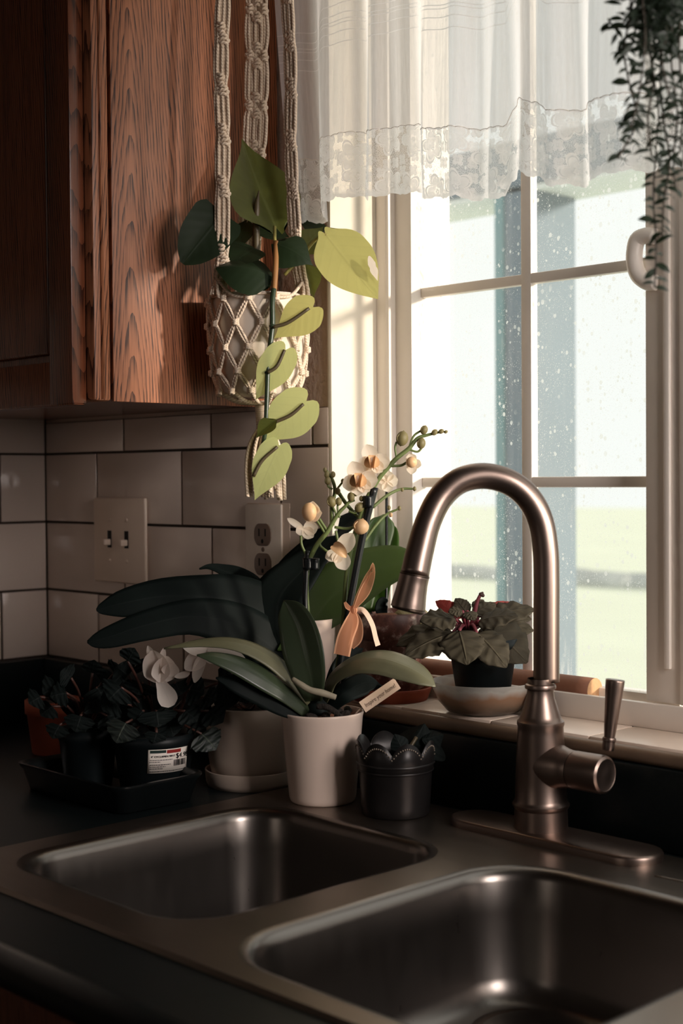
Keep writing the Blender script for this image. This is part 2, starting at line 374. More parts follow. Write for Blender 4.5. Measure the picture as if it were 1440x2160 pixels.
        tp = t.n('ShaderNodeBsdfTransparent'); m2 = t.n('ShaderNodeMixShader'); t.l(dens, m2.inputs[0]); t.l(tp.outputs[0], m2.inputs[1]); t.l(m1.outputs[0], m2.inputs[2]); t.l(m2.outputs[0], t.out.inputs[0]); return t.m
    m['sheer'] = cloth('sheer_voile', False); m['lace'] = cloth('lace', True)
    # dusty window pane
    t = NT('dusty_glass'); v = t.coord('Object'); vor = t.n('ShaderNodeTexVoronoi'); vor.inputs['Scale'].default_value = 170; t.l(t.coord('Object', (1, 1, .8)), vor.inputs['Vector'])
    sel = t.ramp(t.noise(v, 22, 3), [(.36, (.15, .15, .15)), (.58, (1, 1, 1))])
    rnd = t.n('ShaderNodeSeparateXYZ'); t.l(vor.outputs['Color'], rnd.inputs[0])
    size = t.mathn('MULTIPLY', t.mathn('POWER', rnd.outputs[0], 2.0), .42)
    sp1 = t.mathn('MULTIPLY', t.mathn('LESS_THAN', vor.outputs['Distance'], size), t.mathn('MULTIPLY', sel, .85))
    strk = t.ramp(t.noise(t.coord('Object', (1, 1, .09)), 130, 3, .6), [(.56, (0, 0, 0)), (.72, (1, 1, 1))])
    sx = t.n('ShaderNodeSeparateXYZ'); t.l(v, sx.inputs[0])
    low = t.mathn('MULTIPLY', t.mathn('SUBTRACT', 1.0, t.mathn('MULTIPLY', t.mathn('SUBTRACT', sx.outputs[2], ZO - .24), 6.0), True), .55)
    fv = t.n('ShaderNodeTexVoronoi'); fv.inputs['Scale'].default_value = 430; t.l(v, fv.inputs['Vector']); fr_ = t.n('ShaderNodeSeparateXYZ'); t.l(fv.outputs['Color'], fr_.inputs[0])
    sp2 = t.mathn('MULTIPLY', t.mathn('LESS_THAN', fv.outputs['Distance'], t.mathn('MULTIPLY', fr_.outputs[1], .34)), t.mathn('MULTIPLY', sel, .5)); sp1 = t.mathn('MAXIMUM', sp1, sp2)
    haze = t.mathn('ADD', t.mathn('MULTIPLY', t.noise(v, 7, 4), .16), .05)
    f = t.mathn('ADD', t.mathn('ADD', sp1, haze), t.mathn('MULTIPLY', strk, t.mathn('ADD', low, .10)), True)
    f = t.mathn('MINIMUM', f, .8)
    tp = t.n('ShaderNodeBsdfTransparent'); tp.inputs[0].default_value = (.97, .985, .98, 1)
    dd = t.n('ShaderNodeBsdfTranslucent'); dd.inputs[0].default_value = (.85, .88, .88, 1); d2 = t.n('ShaderNodeBsdfDiffuse'); d2.inputs[0].default_value = (.8, .82, .82, 1)
    dm = t.n('ShaderNodeMixShader'); dm.inputs[0].default_value = .3; t.l(dd.outputs[0], dm.inputs[1]); t.l(d2.outputs[0], dm.inputs[2])
    gm = t.n('ShaderNodeMixShader'); t.l(f, gm.inputs[0]); t.l(tp.outputs[0], gm.inputs[1]); t.l(dm.outputs[0], gm.inputs[2])
    gl = t.n('ShaderNodeBsdfGlossy'); gl.inputs['Roughness'].default_value = .02; fr = t.n('ShaderNodeFresnel'); fr.inputs[0].default_value = 1.35
    g2 = t.n('ShaderNodeMixShader'); t.l(fr.outputs[0], g2.inputs[0]); t.l(gm.outputs[0], g2.inputs[1]); t.l(gl.outputs[0], g2.inputs[2]); t.l(g2.outputs[0], t.out.inputs[0]); m['glass'] = t.m
    # stained glass bowl
    t = NT('stained_glass_bowl'); v = t.coord('Object'); sx = t.n('ShaderNodeSeparateXYZ'); t.l(v, sx.inputs[0])
    hgt = t.mathn('ADD', t.mathn('MULTIPLY', t.mathn('SUBTRACT', sx.outputs[2], ZO - .271), 28.0), t.mathn('MULTIPLY', t.mathn('SUBTRACT', t.noise(v, 40, 4), .5), .5))
    c = t.ramp(hgt, [(.0, C(108, 98, 88)), (.3, C(150, 126, 106)), (.60, C(184, 144, 116)), (.85, C(228, 222, 214))])
    t.set(col=c, rough=.2, spec=.5); gt = t.n('ShaderNodeBsdfTransparent'); gt.inputs[0].default_value = (.95, .95, .93, 1)
    tl = t.n('ShaderNodeBsdfTranslucent'); t.l(c, tl.inputs[0]); ms = t.n('ShaderNodeMixShader'); ms.inputs[0].default_value = .35; t.l(t.b.outputs[0], ms.inputs[1]); t.l(tl.outputs[0], ms.inputs[2])
    op = t.ramp(hgt, [(.45, (.9, .9, .9)), (.95, (.42, .42, .42))]); m2 = t.n('ShaderNodeMixShader'); t.l(op, m2.inputs[0]); t.l(gt.outputs[0], m2.inputs[1]); t.l(ms.outputs[0], m2.inputs[2]); t.l(m2.outputs[0], t.out.inputs[0]); m['bowl'] = t.m
    # brown glazed pot with pale bloom
    t = NT('brown_glaze'); v = t.coord('Object'); nz = t.noise(v, 55, 5, .65); c = t.ramp(nz, [(.42, C(74, 42, 34)), (.55, C(104, 64, 54)), (.68, C(190, 168, 158))]); t.set(col=c, rough=.5, normal=t.bump(nz, .3, .001)); m['brown_pot'] = t.m
    # ribbon
    t = NT('organza_ribbon'); df = t.n('ShaderNodeBsdfDiffuse'); tl = t.n('ShaderNodeBsdfTranslucent'); tp = t.n('ShaderNodeBsdfTransparent')
    uv = t.coord('UV'); sp = t.n('ShaderNodeSeparateXYZ'); t.l(uv, sp.inputs[0]); au = t.mathn('ABSOLUTE', t.mathn('SUBTRACT', sp.outputs[0], .5)); ed = t.mathn('GREATER_THAN', au, .40)
    col = t.mix(ed, C(206, 142, 108), C(232, 176, 140)); t.l(col, df.inputs[0]); t.l(col, tl.inputs[0])
    m1 = t.n('ShaderNodeMixShader'); m1.inputs[0].default_value = .4; t.l(df.outputs[0], m1.inputs[1]); t.l(tl.outputs[0], m1.inputs[2])
    m2 = t.n('ShaderNodeMixShader'); t.l(t.mathn('ADD', t.mathn('MULTIPLY', ed, .3), .65), m2.inputs[0]); t.l(tp.outputs[0], m2.inputs[1]); t.l(m1.outputs[0], m2.inputs[2]); t.l(m2.outputs[0], t.out.inputs[0]); m['ribbon'] = t.m
    # clear wrap
    t = NT('clear_wrap'); gl = t.n('ShaderNodeBsdfGlossy'); gl.inputs['Roughness'].default_value = .12; tp = t.n('ShaderNodeBsdfTransparent'); fr = t.n('ShaderNodeFresnel'); fr.inputs[0].default_value = 1.3
    ms = t.n('ShaderNodeMixShader'); t.l(fr.outputs[0], ms.inputs[0]); t.l(tp.outputs[0], ms.inputs[1]); t.l(gl.outputs[0], ms.inputs[2]); t.l(ms.outputs[0], t.out.inputs[0]); m['wrap'] = t.m
    # leaves and petals
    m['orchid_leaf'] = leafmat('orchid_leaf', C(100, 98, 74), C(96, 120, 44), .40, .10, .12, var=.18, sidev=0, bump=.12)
    m['orchid_shade'] = leafmat('shaded_orchid_leaf', C(13, 20, 19), C(60, 90, 50), .6, .05, .10, var=.15, sidev=0, bump=.1, spec=.12)  # shaded copy of the orchid leaf, shade put into its colour
    m['orchid_glow'] = leafmat('backlit_orchid_leaf', C(98, 110, 80), C(150, 172, 108), .42, .55, .35, var=.15, sidev=0, bump=.1)  # sunlit copy of the big leaf, backlight put into its lighter colour
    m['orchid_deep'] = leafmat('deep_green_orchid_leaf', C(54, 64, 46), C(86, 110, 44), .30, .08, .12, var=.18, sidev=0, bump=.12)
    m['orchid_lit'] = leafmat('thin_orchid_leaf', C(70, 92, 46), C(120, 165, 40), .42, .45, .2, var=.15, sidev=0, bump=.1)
    m['pale_leaf'] = leafmat('pale_dry_leaf', C(178, 168, 132), C(200, 180, 130), .6, .3, .3)
    m['pothos_dark'] = leafmat('pothos_dark', C(30, 42, 26), C(80, 110, 36), .45, .10, .12, spec=.25, var=.25, sidev=6, bump=.15)
    m['pothos_mid'] = leafmat('pothos_mid', C(82, 88, 42), C(130, 130, 44), .35, .3, .25, var=.2, sidev=7, bump=.15)
    m['pothos_pale'] = leafmat('pothos_pale', C(200, 206, 142), C(220, 226, 152), .4, .55, .12, veincol=C(206, 206, 140), var=.08, sidev=7, bump=.1)
    m['pothos_gold'] = leafmat('pothos_gold', C(196, 192, 122), C(214, 210, 132), .36, .5, .22, veincol=C(196, 190, 120), var=.1, sidev=7, bump=.18)
    m['violet_leaf'] = leafmat('violet_leaf', C(70, 64, 52), C(110, 90, 60), .75, .1, .35, veincol=C(112, 102, 80), var=.35, spec=.2, sidev=5, bump=.9)
    m['violet_under'] = leafmat('violet_red', C(150, 62, 56), C(190, 80, 66), .6, .3, .2)
    m['violet_stem'] = simple('violet_stalk', C(120, 48, 60), .6, var=.3)
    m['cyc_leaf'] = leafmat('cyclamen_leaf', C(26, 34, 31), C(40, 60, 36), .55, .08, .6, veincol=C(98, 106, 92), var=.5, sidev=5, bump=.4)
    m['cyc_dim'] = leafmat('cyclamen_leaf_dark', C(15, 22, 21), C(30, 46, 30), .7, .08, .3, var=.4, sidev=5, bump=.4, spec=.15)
    m['petal'] = leafmat('white_petal', C(240, 228, 218), C(240, 222, 210), .6, .4, .06, veincol=C(220, 200, 190), var=.03, sidev=0, bump=.05)
    m['opetal'] = leafmat('cream_petal', C(250, 238, 222), C(255, 240, 220), .55, .5, .10, veincol=C(232, 190, 140), var=.05, sidev=0, bump=.06)
    m['cycstem'] = simple('cyclamen_stalk', C(74, 44, 36), .5, var=.2)
    m['fgleaf'] = leafmat('trailing_leaf', C(40, 50, 40), C(60, 78, 50), .5, .2, .1, var=.35, sidev=0)
    m['fgvine'] = simple('trailing_stem', C(66, 58, 48), .7)
mk()

# ================================================================== the room
ZC = -0.372                     # counter top, below the camera
CEIL = 2.44 - ZO
wb = struct(obj('wall_back', join(rbox((-.12, .004, -ZO), (.644, .17, CEIL)), rbox((.644, .004, -ZO), (1.856, .17, -.286)), rbox((.644, .004, .80), (1.856, .17, CEIL)), rbox((1.856, .004, -ZO), (2.43, .17, CEIL))), MAT['plaster'], smooth=False))
wl = struct(obj('wall_left', rbox((-.12, -3.6, -ZO), (-.004, .004, CEIL)), MAT['wall'], smooth=False))
struct(obj('wall_right', rbox((2.31, -3.6, -ZO), (2.43, .004, CEIL)), MAT['wall'], smooth=False))
struct(obj('wall_front', rbox((-.12, -3.72, -ZO), (2.43, -3.6, CEIL)), MAT['wall'], smooth=False))
struct(obj('floor', rbox((-.12, -3.72, -ZO - .1), (2.43, .17, -ZO)), MAT['floorm'], smooth=False))
struct(obj('ceiling', rbox((-.12, -3.72, CEIL), (2.43, .17, CEIL + .1)), MAT['wall'], smooth=False))
# glazed tiles, one by one, on a dark grout bed
obj('grout_bed', rbox((-.003, .0025, -.279), (.6445, .006, .0875)), MAT['grout'], wb, smooth=False)
obj('grout_bed', rbox((-.006, -1.3, -.279), (-.0025, .003, .21)), MAT['grout'], wl, smooth=False)
rows = [(-.2765, -.1716), (-.1716, -.0663), (-.0663, .0391), (.0391, .0885)]
cutA, cutB = [0, .1405, .3475, .5545, .6445], [0, .2094, .4133, .6150, .6445]
G = .0017
for i, (z0, z1) in enumerate(rows):
    cuts = cutA if i % 2 == 0 else cutB
    for a, b in zip(cuts, cuts[1:]):
        last = b > .64
        jit = random.uniform(-.0004, .0004)
        obj('tile', rbox((a + G, -.0005 + jit, z0 + G), (b - (0 if last else G), .0035, z1 - G)), MAT['tile'], wb, bevel=.0022 if last else .0012)
rowsL = rows[:3] + [(.0391, .144), (.144, .2)]
for i, (z0, z1) in enumerate(rowsL):
    y = 0.0; first = .081 if i % 2 == 0 else .185
    while y > -1.1:
        ny = y - (first if y == 0 else .205)
        obj('tile', rbox((-.0035, ny + G, z0 + G), (.0005, y - G, z1 - G)), MAT['tile'], wl, bevel=.0012); y = ny
# window recess
struct(obj('trim_1', rbox((.642, .0005, -.275), (.650, .10, .80)), MAT['jamb'], bevel=.002))
struct(obj('trim_2', rbox((1.85, .0005, -.275), (1.858, .10, .80)), MAT['jamb'], bevel=.002))
struct(obj('trim_3', rbox((.650, .0005, .794), (1.85, .10, .802)), MAT['jamb'], bevel=.002))
win = bpy.data.objects.new('window_1', None); COL.objects.link(win); win.location = P(1.25, .1, -.27); win['kind'] = 'structure'
F_ = MAT['frame']
obj('outer_frame', join(rbox((.650, .080, -.272), (.672, .165, .796)), rbox((.672, .092, -.272), (.700, .165, .796)), rbox((1.826, .080, -.272), (1.85, .165, .796)), rbox((.65, .08, .77), (1.85, .165, .796)), rbox((.666, .086, -.26), (.668, .0795, .79))), F_, win, bevel=.0016)
obj('frame_lip', rbox((.66, .0775, -.272), (1.845, .0855, -.2445)), F_, win, bevel=.0014)
obj('track', rbox((.66, .0855, -.272), (1.845, .165, -.256)), F_, win, bevel=.001)
obj('sash_rail', rbox((.70, .104, -.256), (1.08, .130, -.239)), F_, win, bevel=.0015)
for zc in (-.0075, .231): obj('grille_bar', rbox((.700, .109, zc - .0062), (1.062, .121, zc + .0062)), F_, win, bevel=.002)
obj('grille_bar', rbox((.861, .1085, -.24), (.8765, .1215, .79)), F_, win, bevel=.002)
for x0, x1 in ((.700, .8687), (.8687, 1.062)):
    for z0, z1 in ((-.239, -.0075), (-.0075, .231), (.231, .79)):
        obj('pane', ([(x0, .1155, z0 + ZO), (x1, .1155, z0 + ZO), (x1, .1155, z1 + ZO), (x0, .1155, z1 + ZO)], [(0, 1, 2, 3)], []), MAT['glass'], win, smooth=False)
obj('sash_stile', join(rbox((1.048, .088, -.244), (1.108, .112, .79)), rbox((1.0725, .0835, -.207), (1.0805, .089, .79)), rbox((1.092, .0845, -.244), (1.108, .089, .79))), F_, win, bevel=.0015)
obj('sash_rail', rbox((1.108, .088, -.244), (1.82, .112, -.185)), F_, win, bevel=.0015)
obj('sash_stile', rbox((1.79, .088, -.185), (1.826, .112, .79)), F_, win, bevel=.0015)
obj('pane', ([(1.108, .10, -.185 + ZO), (1.79, .10, -.185 + ZO), (1.79, .10, .79 + ZO), (1.108, .10, .79 + ZO)], [(0, 1, 2, 3)], []), MAT['glass'], win, smooth=False)
hp = [aty(px, py, .083) for px, py in ((1382, 499), (1362, 497), (1344, 506), (1338, 530), (1338, 555), (1346, 580), (1364, 595), (1384, 596))]
lat = obj('sash_latch', tube(hp, [.0085, .0088, .009, .009, .009, .009, .0088, .0085], 12, 32), MAT['frame'], win)
# sill
sill = struct(obj('trim_4', rbox((.646, -.010, -.30), (2.30, .16, -.279)), MAT['grout'], smooth=False))
xs = [.648, .768, .905, 1.0385, 1.172, 1.306, 1.44, 1.574, 1.708, 1.85]
for a, b in zip(xs, xs[1:]): obj('tile', rbox((a + .0006, -.002, -.281), (b - .0006, .0778, -.2715 + random.uniform(-.0002, .0002))), MAT['sill'], sill, bevel=.0012)
obj('sill_nose', rbox((.648, -.016, -.289), (1.86, -.0025, -.2735)), MAT['nose'], sill, bevel=.005, bseg=3)

# ------------------------------------------------------------------ outdoors
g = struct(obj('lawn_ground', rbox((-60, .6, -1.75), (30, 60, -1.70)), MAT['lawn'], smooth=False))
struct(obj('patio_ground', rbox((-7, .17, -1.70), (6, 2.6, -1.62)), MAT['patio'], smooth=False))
p = thing('porch_post', 'square blue grey porch post outside, seen behind the upright window bar', 'post', P(-.38, 1.8, -1.62))
a, b = aty(1046, 600, 1.7), aty(1216, 600, 1.7)
PX0, PX1 = a.x, aty(1128, 600, 1.7).x
PD = .05
while True:                     # depth of the post: its far right edge
    q = Vector((PX1, 1.7 + PD, ZO)) - CAM
    if 720 + FPX * q.dot(RIGHT) / q.dot(FWD) >= 1214 or PD > .6: break
    PD += .005
obj('shaft', rbox((PX0 + .02, 1.7, -1.45), (PX1, 1.7 + PD, .86)), MAT['post'], p, bevel=.006)
obj('base_block', rbox((PX0 - .01, 1.67, -1.62), (PX1 + .03, 1.73 + PD, -1.45)), MAT['post'], p, bevel=.008)
obj('corner_trim', rbox((PX0, 1.692, -1.45), (PX0 + .03, 1.74, .86)), MAT['posttrim'], p, bevel=.004)
bz = aty(1045, 412, 1.7).z - ZO
pb = thing('porch_beam', 'level blue grey porch beam outside, just below the curtain hem', 'beam', P(0, 1.8, bz))
obj('timber', rbox((-4.5, 1.69, bz + .012), (4.0, 1.91, bz + .13)), MAT['post'], pb, bevel=.005)
obj('soffit_strip', rbox((-4.5, 1.70, bz - .004), (4.0, 1.90, bz + .012)), MAT['patio'], pb, bevel=.003)
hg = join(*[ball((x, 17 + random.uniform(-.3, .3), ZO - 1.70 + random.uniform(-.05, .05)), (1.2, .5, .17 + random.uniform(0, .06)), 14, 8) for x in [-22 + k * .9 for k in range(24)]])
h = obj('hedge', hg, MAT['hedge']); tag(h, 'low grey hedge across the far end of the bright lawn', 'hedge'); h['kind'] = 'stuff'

# ------------------------------------------------------------------ counter, backsplash, cabinets
SX0, SX1, SY0, SY1 = .668, 1.425, -.548, -.038
ct = obj('countertop', join(rbox((0, -.620, ZC - .035), (SX0 + .012, 0, ZC)), rbox((SX1 - .012, -.620, ZC - .035), (2.30, 0, ZC)), rbox((SX0 + .012, -.620, ZC - .035), (SX1 - .012, SY0 + .012, ZC)), rbox((SX0 + .012, SY1 - .012, ZC - .035), (SX1 - .012, 0, ZC))), MAT['granite'], smooth=False)
tag(ct, 'dark speckled stone countertop around the steel sink', 'countertop')
obj('front_edge', tube([P(0, -.620, ZC - .0175), P(2.30, -.620, ZC - .0175)], .0174, 16), MAT['granite'], ct)
bs = obj('backsplash', join(rbox((.02, -.02, ZC + .0005), (.648, .0015, -.2775)), rbox((.648, -.02, ZC + .0005), (2.30, -.0005, -.2895)), rbox((.0006, -1.2, ZC + .0005), (.02, -.0005, -.2775))), MAT['granite'], bevel=.002)
tag(bs, 'low dark stone upstand running along the wall under the tiles and sill', 'backsplash')
bc = thing('base_cabinet', 'brown wooden base cabinet under the dark counter', 'cabinet', P(1.2, -.3, -ZO))
obj('carcass', rbox((.002, -.58, -ZO + .09), (2.30, -.001, ZC - .22)), MAT['oak_dark'], bc, smooth=False)
obj('face_rail', rbox((.002, -.60, ZC - .10), (2.30, -.578, ZC - .036)), MAT['oak_dark'], bc, bevel=.002)
obj('plinth', rbox((.002, -.54, -ZO), (2.30, -.05, -ZO + .09)), MAT['oak_dark'], bc, smooth=False)
for k in range(4):
    x0 = .02 + k * .57; d = obj('door', rbox((x0, -.619, -ZO + .12), (x0 + .55, -.60, ZC - .105)), MAT['oak_dark'], bc, bevel=.004)
    obj('knob', lathe(P(x0 + (.52 if k % 2 == 0 else .05), -.619, ZC - .17), [(.006, 0), (.006, .012), (.014, .018), (.013, .026), (.0, .028)], 16, axis=Matrix.Rotation(pi / 2, 3, 'X')), MAT['dknickel'], d)

# upper cabinet
uc = thing('upper_cabinet', 'reddish oak wall cabinet with a raised panel door beside the window', 'cabinet', P(.3, -.15, .09))
CT = .90
obj('carcass', rbox((.001, -.258, .0925), (.549, -.0008, CT)), MAT['oak_dark'], uc, smooth=False)
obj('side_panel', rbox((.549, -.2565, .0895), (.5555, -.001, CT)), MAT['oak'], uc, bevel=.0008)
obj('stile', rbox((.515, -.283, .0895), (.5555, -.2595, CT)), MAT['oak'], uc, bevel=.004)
obj('edge_bead', tube([P(.5558, -.2715, .092), P(.5558, -.2715, CT - .002)], .0022, 8), MAT['oak'], uc)
obj('rail', rbox((.001, -.2825, .0895), (.515, -.2595, .135)), MAT['oak_dark'], uc, bevel=.002)
obj('stile', rbox((.001, -.2825, .135), (.05, -.2595, CT)), MAT['oak_dark'], uc, bevel=.002)
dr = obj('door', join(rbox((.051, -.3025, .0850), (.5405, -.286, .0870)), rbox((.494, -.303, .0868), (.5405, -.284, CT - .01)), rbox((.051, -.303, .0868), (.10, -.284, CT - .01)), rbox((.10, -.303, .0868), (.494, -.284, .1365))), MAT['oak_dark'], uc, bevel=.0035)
obj('raised_panel', rbox((.108, -.299, .1455), (.486, -.290, CT - .03)), MAT['oak_dark'], dr, bevel=.0075, bseg=3)
obj('panel_field', rbox((.098, -.2915, .135), (.496, -.286, CT - .02)), MAT['oak_dark'], dr, smooth=False)

# ------------------------------------------------------------------ wall plates
sw = thing('light_switch', 'wide two gang wall plate with a pair of toggles', 'light switch', P(.204, -.003, -.09))
obj('cover_plate', rbox((.139, -.0065, -.1525), (.2685, -.0008, -.0275)), MAT['plate'], sw, bevel=.0035, bseg=3)
for x in (.181, .2235):
    tg = obj('toggle', rbox((x - .0032, -.0185, -.0975), (x + .0032, -.0055, -.0885)), MAT['plate'], sw, bevel=.0015); tg.rotation_euler = (0, 0, 0)
    obj('toggle_slot', rbox((x - .0048, -.0071, -.101), (x + .0048, -.0060, -.076)), MAT['slot'], sw, smooth=False)
    for z in (-.06, -.12): obj('screw', ball(P(x, -.0066, z), (.003, .001, .003), 10, 6), MAT['plate'], sw)
ol = thing('wall_outlet', 'metal cover plate with two brown receptacles on the tiles', 'outlet', P(.524, -.003, -.093))
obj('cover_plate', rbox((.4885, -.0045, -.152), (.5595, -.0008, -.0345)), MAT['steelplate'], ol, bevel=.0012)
obj('mounting_plate', rbox((.489, -.0012, -.150), (.573, -.0002, -.033)), MAT['plate'], ol, bevel=.0004)
for zc in (-.074, -.1125):
    oc = [(.0165 * sx * a, .0165 * b) for sx, a, b in ()]
    pts = []
    for k in range(28):
        an = 2 * pi * k / 28; x, z = .0172 * cos(an), .0172 * sin(an); pts.append((max(-.0165, min(.0165, x)), max(-.0145, min(.0145, z))))
    V = [(.524 + x, -.0058, zc + z + ZO) for x, z in pts] + [(.524 + x, -.003, zc + z + ZO) for x, z in pts]
    Fc = [tuple(range(28))[::-1]] + [(k, (k + 1) % 28, 28 + (k + 1) % 28, 28 + k) for k in range(28)]
    rc = obj('receptacle', (V, Fc, []), MAT['recept'], ol, bevel=.0005)
    for x in (-.0062, .0062): obj('slot', rbox((.524 + x - .0011, -.0062, zc - .002), (.524 + x + .0011, -.0056, zc + .0078)), MAT['slot'], rc, smooth=False)
    obj('ground_hole', ball(P(.524, -.0058, zc - .0085), (.0026, .0005, .0030), 10, 6), MAT['slot'], rc)
obj('screw', ball(P(.524, -.0046, -.0932), (.0032, .0012, .0032), 12, 6), MAT['recept'], ol)

# ------------------------------------------------------------------ sink
def rrect(x0, x1, y0, y1, r, n=7):
    out = []
    for cx, cy, a0 in ((x1 - r, y1 - r, 0), (x0 + r, y1 - r, pi / 2), (x0 + r, y0 + r, pi), (x1 - r, y0 + r, 1.5 * pi)):
        for k in range(n): a = a0 + pi / 2 * k / (n - 1); out.append((cx + r * cos(a), cy + r * sin(a)))
    return out
sk = thing('double_sink', 'stainless steel double bowl sink set into the dark counter', 'sink', P(1.04, -.3, ZC))
ZD = ZC + .0045
bowls = [(.703, 1.006, -.507, -.162, .062, .150), (1.050, 1.368, -.527, -.148, .075, .122)]
bm = bmesh.new(); edges = []
for loop in [rrect(SX0, SX1, SY0, SY1, .03)] + [rrect(*b[:4], b[4], 9) for b in bowls]:
    vs = [bm.verts.new((x, y, ZD + ZO)) for x, y in loop]; edges += [bm.edges.new((vs[i], vs[(i + 1) % len(vs)])) for i in range(len(vs))]
bmesh.ops.triangle_fill(bm, edges=edges, use_beauty=True); me = bpy.data.meshes.new('deck')
bmesh.ops.recalc_face_normals(bm, faces=bm.faces)
if sum(f.normal.z for f in bm.faces) < 0: bmesh.ops.reverse_faces(bm, faces=bm.faces)
vs0 = [tuple(v.co) for v in bm.verts]; bm.verts.index_update(); fs0 = [tuple(v.index for v in f.verts) for f in bm.faces]; bm.free()
lo = rrect(SX0, SX1, SY0, SY1, .03); n_ = len(lo)
skirt = ([(x, y, ZD + ZO) for x, y in lo] + [(x + .003 * (1 if x > 1 else -1), y + .003 * (1 if y > -.3 else -1), ZC + ZO + .0006) for x, y in lo], [(i, (i + 1) % n_, n_ + (i + 1) % n_, n_ + i) for i in range(n_)], [])
obj('deck', join((vs0, fs0, []), skirt), MAT['sinksteel'], sk, smooth=False)
for x0, x1, y0, y1, r, dep in bowls:
    prof = [(0, 0), (.004, -.0005), (.008, -.0024), (.0112, -.006), (.0132, -.012), (.0165, -.04), (.023, -dep * .8), (.029, -dep * .92), (.041, -dep * .985), (.062, -dep), (.12, -dep * 1.01)]
    V, Fc = [], []; m_ = None
    for ins, dz in prof:
        lp = rrect(x0 + ins, x1 - ins, y0 + ins, y1 - ins, max(.012, r - ins * .7), 9); m_ = len(lp)
        V += [(x, y, ZD + dz + ZO) for x, y in lp]
    for i in range(len(prof) - 1):
        for k in range(m_): Fc.append((i * m_ + k, (i + 1) * m_ + k, (i + 1) * m_ + (k + 1) % m_, i * m_ + (k + 1) % m_))
    Fc.append(tuple((len(prof) - 1) * m_ + k for k in range(m_)))
    obj('bowl', (V, Fc, []), MAT['bowlsteel'], sk)
    cx, cy = (1.150, -.232) if x0 > 1 else (.85, -.25)
    zb = ZD - dep * 1.01
    dn = obj('drain', lathe(P(cx, cy, zb + .0008), [(.060, 0), (.058, .0022), (.052, .0026), (.046, -.001), (.042, -.006), (.0, -.006)], 40), MAT['dknickel'], sk)
    for rr, cnt in ((.036, 18), (.024, 12), (.012, 6)):
        obj('strainer_hole', join(*[lathe(P(cx + rr * cos(2 * pi * k / cnt), cy + rr * sin(2 * pi * k / cnt), zb - .0048), [(.0026, 0), (.0, .0003)], 8) for k in range(cnt)]), MAT['slot'], dn)
    obj('strainer_knob', lathe(P(cx, cy, zb - .005), [(.006, 0), (.005, .006), (.009, .012), (.0, .014)], 16), MAT['dknickel'], dn)
obj('deck_seam', tube([P(1.19, -.108, ZD), P(1.245, -.10, ZD), P(1.30, -.055, ZD), P(1.40, -.05, ZD)], .0014, 6, 20), MAT['sinksteel'], sk)

# ------------------------------------------------------------------ faucet
FX, FY = 1.024, -.064
fc = thing('kitchen_faucet', 'brushed nickel gooseneck faucet with side lever on the sink deck', 'faucet', P(FX, FY, ZD))
NK = MAT['nickel']
def stad(hx, hy, n=12):
    o = []
    for k in range(n): a = -pi / 2 + pi * k / (n - 1); o.append((hx - hy + hy * cos(a), hy * sin(a)))
    for k in range(n): a = pi / 2 + pi * k / (n - 1); o.append((-hx + hy + hy * cos(a), hy * sin(a)))
    return o
V, Fc = [], []; ring = None
for s, dz in ((0, 0), (0, .0055), (-.0012, .0078), (-.003, .0085)):
    lp = stad(.1265 + s, .0305 + s); ring = len(lp); V += [(FX + .018 + x, FY - .006 + y, ZD + dz + ZO) for x, y in lp]
for i in range(3):
    for k in range(ring): Fc.append((i * ring + k, i * ring + (k + 1) % ring, (i + 1) * ring + (k + 1) % ring, (i + 1) * ring + k))
Fc.append(tuple(3 * ring + k for k in range(ring)))
obj('deck_plate', (V, Fc, []), NK, fc, auto=50)
FZ = (CAM - P(FX, FY, 0)).length; FZ = (P(FX, FY, 0) - CAM).dot(Vector((FWD.x, FWD.y, 0)).normalized())
FZ = (P(FX, FY, -.3) - CAM).dot(FWD)
c0 = P(FX, FY, 0)
def zpy(py): # height of a photograph row on the faucet's axis
    d = DOWN * ((py - 1080) / FPX) + RIGHT * ((1152 - 720) / FPX) + FWD; return (d * FZ).z
r_ = lambda px: px * FZ / FPX
prof = [(57, 1772), (57.5, 1765), (55.5, 1705), (57.5, 1702), (60, 1698), (60, 1694), (57, 1690), (54.5, 1684), (53, 1640), (51, 1590), (48.5, 1545), (48, 1532), (50, 1526), (49.5, 1520), (45, 1516), (42, 1508), (36, 1490), (30, 1470), (28, 1458), (28, 1454), (32.5, 1451), (33, 1447), (31.5, 1443), (27.5, 1441), (27, 1430)]
obj('body', lathe((c0.x, c0.y, 0), [(r_(a), zpy(b) + ZO) for a, b in prof], 48), NK, fc, auto=35)
sp = [(1152, 1438), (1152, 1380), (1152, 1300), (1152, 1220), (1150, 1160), (1140, 1100), (1115, 1051), (1075, 1018), (1022, 1004), (970, 1014), (930, 1048), (903, 1100), (886, 1160), (874, 1215)]
Zs = lerp_list([FZ, FZ, FZ, FZ - .004, FZ - .012, FZ - .03], len(sp))
obj('spout', tube([at(a, b, z) for (a, b), z in zip(sp, Zs)], [r_(27.5)] * 12 + [r_(29), r_(30)], 28, 90), NK, fc)
hd = [(874.5, 1213), (871, 1228), (866, 1252), (862, 1272), (860, 1283)]
obj('spray_head', tube([at(a, b, FZ - .03) for a, b in hd], [r_(31), r_(31), r_(33), r_(35.5), r_(36.5)], 28, 20), NK, fc)
obj('joint_ring', tube([at(875, 1210.5, FZ - .03), at(874.2, 1214.5, FZ - .03)], r_(31.2), 28), MAT['dknickel'], fc)
obj('aerator', tube([at(860.5, 1281, FZ - .03), at(858.5, 1289, FZ - .03)], [r_(35.5), r_(33)], 28), MAT['dknickel'], fc)
zarm = zpy(1611); ax = Matrix.Rotation(pi / 2, 3, 'Y')
